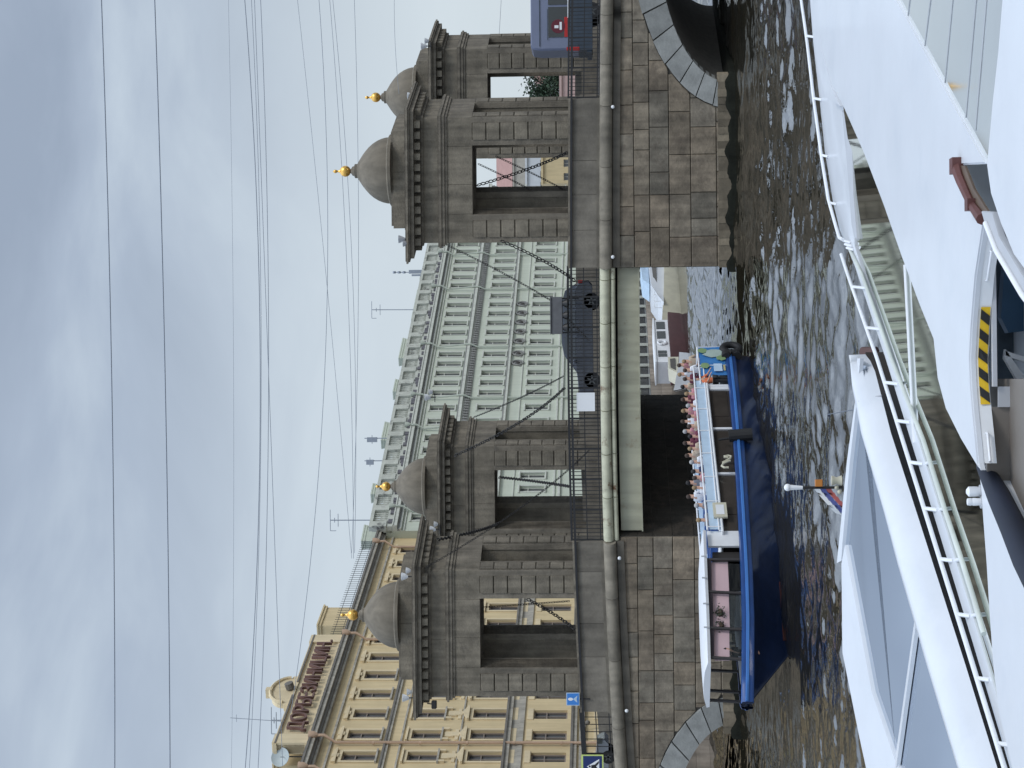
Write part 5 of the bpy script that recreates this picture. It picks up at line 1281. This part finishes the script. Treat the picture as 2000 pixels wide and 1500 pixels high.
wire('wire that slopes down to the pediment of the yellow building', [(497, 0), (516, 500), (548, 1385)], 80, .016)
wire('lowest wire of the middle bundle, gently sagging', [(509, 0), (524, 560), (504, 1500)], 78, .018)
wire('thin wire rising towards the attic sign of the yellow building', [(623, 0), (640, 500), (583, 1290)], 82, .016)
wire('faint wire dropping from upper right to the pale roof chimneys', [(581, 0), (633, 500), (680, 1010)], 84, .012)
wire('faint wire passing behind the gilded ball of the right near tower', [(644, 0), (667, 320), (690, 1010)], 86, .014)
wire('second faint wire passing behind the gilded ball of the right near tower', [(650, 0), (682, 400), (694, 1000)], 87, .014)
wire('wire just above the roof line, lowest of the faint pair', [(692, 0), (700, 400), (690, 1000)], 88, .014)
wire('pale hairline wire high above the middle bundle', [(446, 0), (456, 700), (452, 1500)], 90, .009)
wire('low wire between the right far tower and the right edge of the photo', [(770, 0), (772, 90), (778, 170)], 90, .012)
wire('lower wire right of the far tower, just above the minibus', [(980, -20), (976, 50), (973, 100)], 96, .014)
# ------------------------------------------------------------------ foreground boats
def slab(name, uv, z=None, pl=None, thick=.08, m=None, parent=None, bev=0, smooth=None):
    P = [onz(u, v, z) if pl is None else onpl(u, v, *pl) for u, v in uv]
    mb = MB(); mb.prism(P, (0, 0, -thick)); o = mb.obj(name, m, parent, tuple(parent.location) if parent else (0, 0, 0), smooth=smooth)
    if bev:
        bm = bmesh.new(); bm.from_mesh(o.data); bmesh.ops.bevel(bm, geom=[e_ for e_ in bm.edges if len(e_.link_faces) == 2 and e_.calc_face_angle(0) > .5], offset=bev, segments=2, affect='EDGES', clamp_overlap=True); bm.to_mesh(o.data); bm.free()
        o.data.shade_smooth(); o.data.set_sharp_from_angle(angle=R(35))
    return o
def pline(uv, z): return [onz(u, v, z) for u, v in uv]
# --- boat A: glass roofed canal boat
A = thing('glass_roofed_boat', 'white canal boat with a large bluish glass roof and rounded white edge', 'boat', onz(400, 1740, 0)); AL = tuple(A.location)
ZA = 2.3
pA = (Vector((-1, 22, ZA+.06)), Vector((0, -.105, 1)).normalized())
# hull below the roof
ed = [(812, 1690), (760, 1697), (500, 1778), (250, 1858), (0, 1935), (-60, 1955)]
_pl = lambda uv: [onpl(u, v, pA[0]-Vector((0, 0, .26)), pA[1]) for u, v in uv]
op = _pl(ed); far = _pl([(-60, 1716), (0, 1697), (100, 1672), (225, 1652), (400, 1652), (760, 1688)])
mb = MB(); pl_ = op+far; mb.prism(pl_, (0, 0, -.45)); mb.obj('gap_shade_band', M_dkglass, A, AL)  # black band added so the gap between the two boats stays dark
mb = MB(); mb.prism([Vector((p.x, p.y, p.z-.46)) for p in pl_], (0, 0, -2.4)); mb.obj('hull', M_white, A, AL)
slab('glass_roof', [(786, 1686), (733, 1678.5), (655, 1693), (500, 1738), (400, 1764), (200, 1822), (0, 1883), (-40, 1895), (-40, 1768), (0, 1752), (150, 1701), (437, 1648), (600, 1661)], None, pA, .04, M_mirror, A)
# white frames
slab('roof_frame', [(437, 1650), (150, 1703), (0, 1754), (-40, 1770), (-40, 1705), (0, 1691), (60, 1678), (150, 1660), (225, 1645), (400, 1643)], None, (pA[0]+Vector((0, 0, .05)), pA[1]), .12, M_white, A, bev=.012)
P1, P2 = onpl(305, 1797, *pA), onpl(-20, 1752, *pA)
mb = MB(); w_ = Vector((0, .10, 0)); mb.prism([P1-w_, P1+w_*.2, P2+w_*.4, P2-w_], (0, 0, .05)); mb.obj('roof_mullion', M_white, A, AL)
for q_, (ua, va, ub_, vb) in enumerate(((640, 1664, 560, 1704), (520, 1655, 300, 1797), (345, 1662, 60, 1800))):
    if q_ == 1: continue
fe = [(800, 1681), (720, 1677.5), (600, 1661), (437, 1645), (400, 1641)]
fi = [(800, 1687), (722, 1681), (600, 1667), (437, 1652), (405, 1650)]
mb = MB(); Pa = [onpl(u, v, *pA) for u, v in fe]; Pb = [onpl(u, v, *pA) for u, v in fi]
for i in range(len(Pa)-1): mb.prism([Pa[i], Pa[i+1], Pb[i+1], Pb[i]], (0, 0, .05))
mb.obj('far_edge_trim', M_white, A, AL)
# rounded white side moulding
gi = [(806, 1680), (790, 1679), (733, 1680), (655, 1694), (500, 1739), (400, 1765), (200, 1823), (0, 1884), (-40, 1896)]
go = [(808, 1690), (795, 1700), (775, 1709), (655, 1740), (500, 1790), (400, 1822), (200, 1886), (0, 1948), (-40, 1961)]
mb = MB(); k = 7; V = []
for (u0, v0), (u1, v1) in zip(gi, go):
    a = onpl(u0, v0, *pA); b = onpl(u1, v1, pA[0]-Vector((0, 0, .14)), pA[1]); a.z += .03
    for j in range(k):
        t = j/(k-1); p = a.lerp(b, t); p.z += .19*math.sin(math.pi*t)**.7*(1-.2*t) if 0 < t < 1 else 0; V.append(p)
mb.mesh(V, [[i*k+j, i*k+j+1, (i+1)*k+j+1, (i+1)*k+j] for i in range(len(gi)-1) for j in range(k-1)]); mb.obj('side_moulding', M_white, A, AL, smooth=50)
jm = MB()
for (u0, v0), (u1, v1) in (((705, 1684.5), (728, 1722)),):
    a = onpl(u0, v0, *pA); b = onpl(u1, v1, pA[0]-Vector((0, 0, .14)), pA[1]); a.z += .05; c = a.lerp(b, .5); c.z += .15; jm.tube([a, c, b], .012, 5)
jm.obj('moulding_joint', M_greyp, A, AL)
gr_ = MB(); ge = [(725, 1683), (655, 1697), (500, 1743), (400, 1770), (200, 1828), (0, 1889), (-40, 1901)]
gr_.tube([onpl(u, v, *pA)+Vector((0, 0, .06)) for u, v in ge], .014, 6); gr_.obj('glazing_bead', M_greyp, A, AL)
# fender post at the end of boat A
mb = MB(); c = onz(812, 1692, ZA-.1); mb.cyl((c.x, c.y-.02, c.z-.15), (c.x, c.y+.15, c.z+.04), .085, 10); mb.obj('brown_buffer', mat('brown_buffer', (.10, .05, .045), .6), A, AL)
# thin rod aerial on boat A
c0, c1 = onz(703, 1669, ZA+.1), aty(690, 1614, onz(703, 1669, ZA+.1).y)
rod = thing('whip_aerial', 'thin grey rod leaning over the water from the end of the glass roofed boat', 'aerial', c0); m = MB(); m.tube([(0, 0, -.12), tuple(c1-c0)], [.012, .006], 6); m.obj('rod', M_wire, rod)
# stern mast with lamp and small flag
c0 = onz(548, 1646, ZA+.05); Ym = c0.y; zt = aty(548, 1534, Ym)
mast = thing('flag_mast', 'short black mast with a white top light standing on the glass roofed boat', 'mast', c0); H = zt.z-c0.z
m = MB(); m.tube([(0, 0, 0), (.0, 0, H*.72)], .022, 8); m.obj('pole', M_black, mast)
m = MB(); m.tube([(0, 0, H*.70), (.005, 0, H*.92)], [.03, .045], 10); m.sph((.005, 0, H*.96), .06, 10, 8); m.obj('top_light', M_swhite, mast, smooth=50)
m = MB(); m.box(.02, .13, -.05, .05, H*.36, H*.48); m.obj('amber_lamp', mat('amber', (.50, .19, .04), .4), mast)
m = MB(); m.lathe([(.06, 0), (.085, .02), (.055, .10), (.08, .16), (.08, .18)], (.11, 0, .0), 12); m.sph((0, 0, .10), .04, 8, 6); m.sph((-.07, 0, .05), .04, 8, 6); m.obj('deck_fitting', M_creamhull, mast, smooth=50)
flg = thing('small_flag', 'small white, blue and red flag drooping from the black mast', 'flag', c0)
for i, (nm, mt) in enumerate((('white_stripe', M_swhite), ('blue_stripe', mat('flag_blue', (.10, .12, .34), .7)), ('red_stripe', mat('flag_red', (.50, .13, .12), .7)))):
    m = MB(); a = H*.50-i*.09; nseg = 6
    for s_ in range(nseg):
        t0, t1 = s_/nseg, (s_+1)/nseg; f = lambda t: (-.015-.40*t, .03*math.sin(t*7+i*.3), a-.30*t-.04*t*t); p, q2 = f(t0), f(t1)
        m.face([p, q2, (q2[0]-.03, q2[1], q2[2]-.095), (p[0]-.0, p[1], p[2]-.095)])
    m.obj(nm, mt, flg, smooth=60)
# --- boat B: big white cruiser
B = thing('white_cruise_boat', 'big white cruise boat with side railing and a hazard striped hatch edge', 'boat', onz(900, 1800, 0)); BL = tuple(B.location)
ZB = 2.5
bo = [(-60, 1998), (0, 1977), (250, 1902), (500, 1825), (800, 1732), (980, 1672), (1020, 1655), (1050, 1640), (1105, 1625), (1200, 1608), (1300, 1598), (1420, 1587), (1500, 1581), (1600, 1576)]
bi = [(-60, 2013), (0, 1993), (250, 1918), (500, 1841), (800, 1747), (980, 1684), (1020, 1672), (1050, 1671), (1105, 1667), (1200, 1663), (1290, 1650), (1420, 1618), (1500, 1612), (1600, 1607)]
hp = [Vector((p.x, p.y, 2.34)) for p in pline(bo, ZB)]; mb = MB()
mb.prism(hp+[Vector((16, 30, 2.34)), Vector((16, 8.2, 2.34)), Vector((-2.2, 8.2, 2.34))], (0, 0, -2.8)); mb.obj('hull', M_white, B, BL)
mb = MB(); V = []
for (u0, v0), (u1, v1) in zip(bo, bi):
    a, b = onz(u0, v0, ZB), onz(u1, v1, ZB+.02); V += [Vector((a.x, a.y, ZB-.3)), a-Vector((0, 0, .03)), a+Vector((0, 0, .03))+(b-a)*.15, b+Vector((0, 0, .02)), Vector((b.x, b.y, ZB-.16))]
mb.mesh(V, [[i*5+j, i*5+j+1, (i+1)*5+j+1, (i+1)*5+j] for i in range(len(bo)-1) for j in range(4)]); mb.obj('side_coaming', M_white, B, BL, smooth=40)
# outer hand rails on short posts
r1 = [(-60, 1981), (0, 1962), (250, 1885), (500, 1807), (800, 1713), (960, 1657), (1003, 1643)]
r2 = [(1032, 1646), (1036, 1639), (1060, 1632), (1110, 1618), (1190, 1605), (1300, 1590), (1420, 1576), (1500, 1565), (1600, 1552)]
mb = MB(); mb.tube(pline(r1, ZB+.12), .026, 8); mb.tube(pline(r2, ZB+.12), .026, 8); hro = mb.obj('hand_rail', M_white2, B, BL, smooth=60)
def at_u(tab, u):
    t = sorted(tab)
    return interp(t, u)
for i, ypx in enumerate((70, 192, 303, 396, 747, 822, 903, 993, 1092, 1200, 1325, 1452, 640, 560)):
    u = 1500-ypx; tab = r1 if u < 1015 else r2; v = at_u(tab, u); v2 = at_u(bo, u)
    a = onz(u, v, ZB+.12); b = onz(u-3, v2+9, ZB+.03); m = MB(); m.tube([a, b], .022, 6); m.obj('rail_post', M_white2, B, BL)
mb = MB()
for du in (0, 7, 14): 
    a = onz(1030-du, 1647+du*.5, ZB+.1); b = onz(1026-du, 1662+du*.4, ZB+.04); mb.tube([a, b], .02, 6)
mb.obj('rail_bracket', M_white2, B, BL)
# tinted glass side strip, cambered away
na = Vector((-.87, .5, 0)); Xr = onz(600, 1796, ZB)
nG = (Vector((0, 0, 1))+na*.045).normalized(); pG = (Vector((Xr.x, Xr.y, ZB+.01)), nG)
slab('side_glass', [(1290, 1647), (1200, 1660), (1100, 1664), (1035, 1672), (1000, 1681), (800, 1746), (500, 1840), (250, 1917), (100, 1962), (100, 2040), (500, 1990), (640, 1945), (760, 1900), (1000, 1820), (1300, 1700)], None, pG, .04, M_mirror2, B)
mb = MB(); ri = [(1010, 1668), (965, 1690), (800, 1748), (640, 1812), (500, 1856), (400, 1890), (330, 1912), (262, 1932)]
mb.tube([onpl(u, v, *pG)+Vector((0, 0, .05)) for u, v in ri], .028, 8); mb.obj('inner_rail', mat('pale_rail', (.55, .58, .54), .4), B, BL, smooth=60)
for ypx in (747, 903, 993, 1092, 1200):
    u = 1500-ypx; a = onpl(u, at_u(ri, u), *pG)+Vector((0, 0, .05)); b = onz(u-2, at_u(bi, u)-2, ZB+.02); m = MB(); m.tube([a, b], .02, 6); m.obj('rail_strut', M_white2, B, BL)
mb = MB(); a, b = onpl(983, 1771, *pG), onpl(636, 1789, *pG); mb.tube([a+Vector((0, 0, .02)), b+Vector((0, 0, .02))], .022, 6); mb.obj('glass_mullion', M_white2, B, BL)
# inner coaming at the head of the glass, its shading painted grey
slab('shaded_coaming', [(1285, 1644), (1200, 1652), (1060, 1663), (1036, 1668), (1032, 1674), (1120, 1667), (1200, 1665), (1270, 1660)], ZB+.07, None, .1, M_greyp, B, bev=.01)
# roof panel
ZP = 3.0
edge = [(1060, 1919), (1000, 1910), (960, 1904), (900, 1899), (860, 1896), (800, 1893), (750, 1895), (700, 1899), (640, 1905), (595, 1909), (580, 1914)]
roofpl = [(1800, 1573), (1500, 1584), (1400, 1591), (1300, 1640)]
slab('roof_panel', [(1640, 1592), (1500, 1596), (1400, 1606), (1330, 1625), (1300, 1643), (1200, 1687), (1100, 1725), (1000, 1760), (900, 1797), (836, 1823), (760, 1831), (700, 1847), (640, 1877), (580, 1913)]+edge[::-1][1:]+[(1070, 1920), (1177, 1861), (1180, 1926), (1500, 1752), (1640, 1676)], ZP, None, .07, M_white, B, bev=.015)
slab('forward_roof', [(1640, 1578), (1500, 1583), (1400, 1590), (1310, 1612), (1292, 1640), (1330, 1625), (1400, 1606), (1500, 1597), (1640, 1592)], ZP-.28, None, .07, M_white, B, bev=.01)
# skylight
slab('skylight_glass', [(1182, 1926), (1500, 1752), (1640, 1676), (1640, 2010), (1500, 1962), (1180, 1935)], ZP-.03, None, .03, M_mirror3, B)
mb = MB()
for (ua, va), (ub_, vb) in (((1460, 1772), (1500, 1778)), ((1405, 1805), (1500, 1820)), ((1337, 1845), (1500, 1860)), ((1270, 1886), (1500, 1905)), ((1245, 1905), (1500, 1925))):
    a, b = onz(ua, va, ZP-.025), onz(ub_+100, vb+10, ZP-.025); mb.tube([a, b], .006, 5)
mb.obj('glazing_seam', M_greyp, B, BL)
# fascia under the hatch edge
V = []; mb = MB()
for u, v in edge[:-1]:
    p = onz(u, v, ZP); V += [Vector((p.x, p.y+.01, ZP-.02)), Vector((p.x, p.y+.0, ZP-.165)), Vector((p.x, p.y+.05, ZP-.165))]
mb.mesh(V, [[i*3+j, i*3+j+1, (i+1)*3+j+1, (i+1)*3+j] for i in range(len(edge)-2) for j in (0, 1)]); fas = mb.obj('hatch_fascia', M_whitem, B, BL, smooth=50)
def on_edge(u):
    return onz(u, at_u(edge[:-1], u), ZP)
# hazard tape: yellow and black
ya, yb_ = 600, 790
ty = MB(); tb = MB(); n = 60
for i in range(n):
    u0 = 1500-(ya+(yb_-ya)*i/n); u1 = 1500-(ya+(yb_-ya)*(i+1)/n); p, q2 = on_edge(u0), on_edge(u1)
    for o, mbb in ((0, ty),):
        mbb.prism([(p.x, p.y-.006, ZP-.155), (q2.x, q2.y-.006, ZP-.155), (q2.x, q2.y-.006, ZP-.075), (p.x, p.y-.006, ZP-.075)], (0, -.004, 0))
for i in range(5):
    y0 = 604+i*37.5; pts = []
    for (dy, z) in ((0, ZP-.075), (19, ZP-.075), (33, ZP-.155), (14, ZP-.155)):
        p = on_edge(1500-min(790, y0+dy)); pts.append((p.x, p.y-.0135, z))
    tb.prism(pts, (0, -.004, 0))
tyo = ty.obj('hazard_tape', M_yellow, fas); tyo.location = (-BL[0], -BL[1], -BL[2]); tyo.matrix_parent_inverse.identity()
tb.obj('hazard_stripe', M_black, tyo)
for y0, y1 in ((490, 548), (846, 900)):
    a, b = on_edge(1500-y0), on_edge(1500-y1); m = MB(); z = ZP-.10; dv = Vector((0, -.05, 0))
    a = Vector((a.x, a.y, z)); b = Vector((b.x, b.y, z)); m.tube([a, a+dv, b+dv, b], .012, 8); m.obj('grab_handle', M_white2, B, BL, smooth=50)
# wheelhouse below
def vq(name, uvs, Y, m, thick=.06, par=None):
    P = [aty(u, v, Y) for u, v in uvs]; mb = MB(); mb.prism(P, (0, thick, 0)); return mb.obj(name, m, par or B, BL)
vq('wheelhouse_wall', [(705, 1928), (560, 1928), (560, 2060), (705, 2060)], 15.32, M_taupe, .05)
vq('wheelhouse_wall', [(1075, 1934), (1075, 2060), (1024, 2060), (1024, 1932)], 15.32, M_taupe, .05)
vq('window_sill', [(745, 1950), (705, 1950), (705, 2060), (745, 2060)], 15.29, M_greyp, .03)
vq('window_frame', [(1024, 1934), (1002, 1934), (1002, 2060), (1024, 2060)], 15.25, M_greyp, .06)
vq('window_frame', [(1002, 1937), (745, 1940), (745, 1948), (1002, 1945)], 15.25, M_greyp, .06)
vq('cabin_interior', [(1060, 1935), (1060, 2080), (700, 2080), (700, 1935)], 16.6, mat('cabin_blue_grey', (.06, .085, .11), .6, var=.5, vs=3), .05)
vq('blue_seat_back', [(980, 1962), (880, 1955), (850, 1970), (860, 2060), (985, 2060)], 16.2, mat('seat_blue', (.03, .09, .17), .6), .15)
vq('white_bracket', [(818, 1964), (800, 1962), (752, 1990), (752, 2000), (765, 2000)], 15.9, M_whitem, .08)
vq('white_bracket', [(815, 1964), (806, 1964), (790, 2010), (800, 2010)], 15.9, M_whitem, .08)
# cover plate on the right: raised white wing
ZW = 3.22
slab('wing_panel', [(1640, 1985), (1500, 1957), (1400, 1949), (1300, 1938), (1177, 1927), (1120, 1935), (1060, 1955), (1000, 1980), (930, 2030), (1300, 2120), (1640, 2120)], ZW, None, .1, M_white, B, bev=.015)
slab('wing_edge', [(1088, 1916), (1086, 1938), (1040, 1951), (970, 1993), (900, 2040), (880, 2040), (920, 1996), (1010, 1944), (1060, 1924)], ZW+.02, None, .05, M_greyp, B, bev=.006)
mb = MB(); mb.tube(pline([(1064, 1925), (1010, 1946), (925, 1996), (880, 2030)], ZW+.03), .022, 8); mb.obj('wing_rim', M_white2, B, BL, smooth=60)
mb = MB(); P = pline([(1176, 1868), (1150, 1876), (1100, 1898), (1072, 1918)], ZP+.03); mb.tube(P, [.06, .05, .04, .05], 8); mb.cbox(P[0], .14, .14, .1); mb.cbox(P[2], .1, .12, .1); mb.obj('hinge_arm', mat('rust_brown', (.10, .035, .03), .6, var=.3, vs=6), B, BL)
slab('hinge_recess', [(1178, 1862), (1176, 1884), (1130, 1902), (1086, 1930), (1066, 1922), (1120, 1890)], ZP+.012, None, .02, M_wood, B)
# near deck: white coaming and navy pad
slab('near_deck', [(585, 1911), (540, 1916), (500, 1918.5), (400, 1926), (300, 1932), (190, 1940), (100, 1952), (-60, 1990), (-60, 2150), (405, 2150), (408, 1991), (500, 1949), (574, 1917)], ZP-.1, None, .3, M_white, B, bev=.02)
mb = MB(); P = pline([(590, 1922), (530, 1951), (470, 1979), (408, 2006), (360, 2030)], ZP-.16); mb.tube(P, [.07, .10, .11, .12, .12], 12); mb.obj('navy_pad', M_navy, B, BL, smooth=60)
slab('dark_well', [(588, 1926), (400, 2008), (400, 2150), (760, 2150), (760, 1935)], ZP-.32, None, .1, M_taupe, B)
for i, (u, v) in enumerate(((540, 1912), (520, 1914))):
    c = onz(u, v, ZP-.1); t = thing('deck_lamp', ['blunt white capped fitting on the white deck edge, nearer the roof panel', 'white fitting with dark band on the deck edge, second from the roof panel'][i], 'deck fitting', c, 0, 'white fittings on the deck edge')
    m = MB(); m.lathe([(.035, -.02), (.045, .02), (.045, .09), (.02, .11)] if i == 0 else [(.03, -.02), (.035, .06), (.03, .07), (.035, .08), (.03, .11)], (0, 0, 0), 14); m.obj('cap', M_white2, t, smooth=50)
    m = MB(); m.lathe([(.06, -.03), (.06, -.005)], (0, 0, 0), 12); m.obj('flange', M_greyp, t)
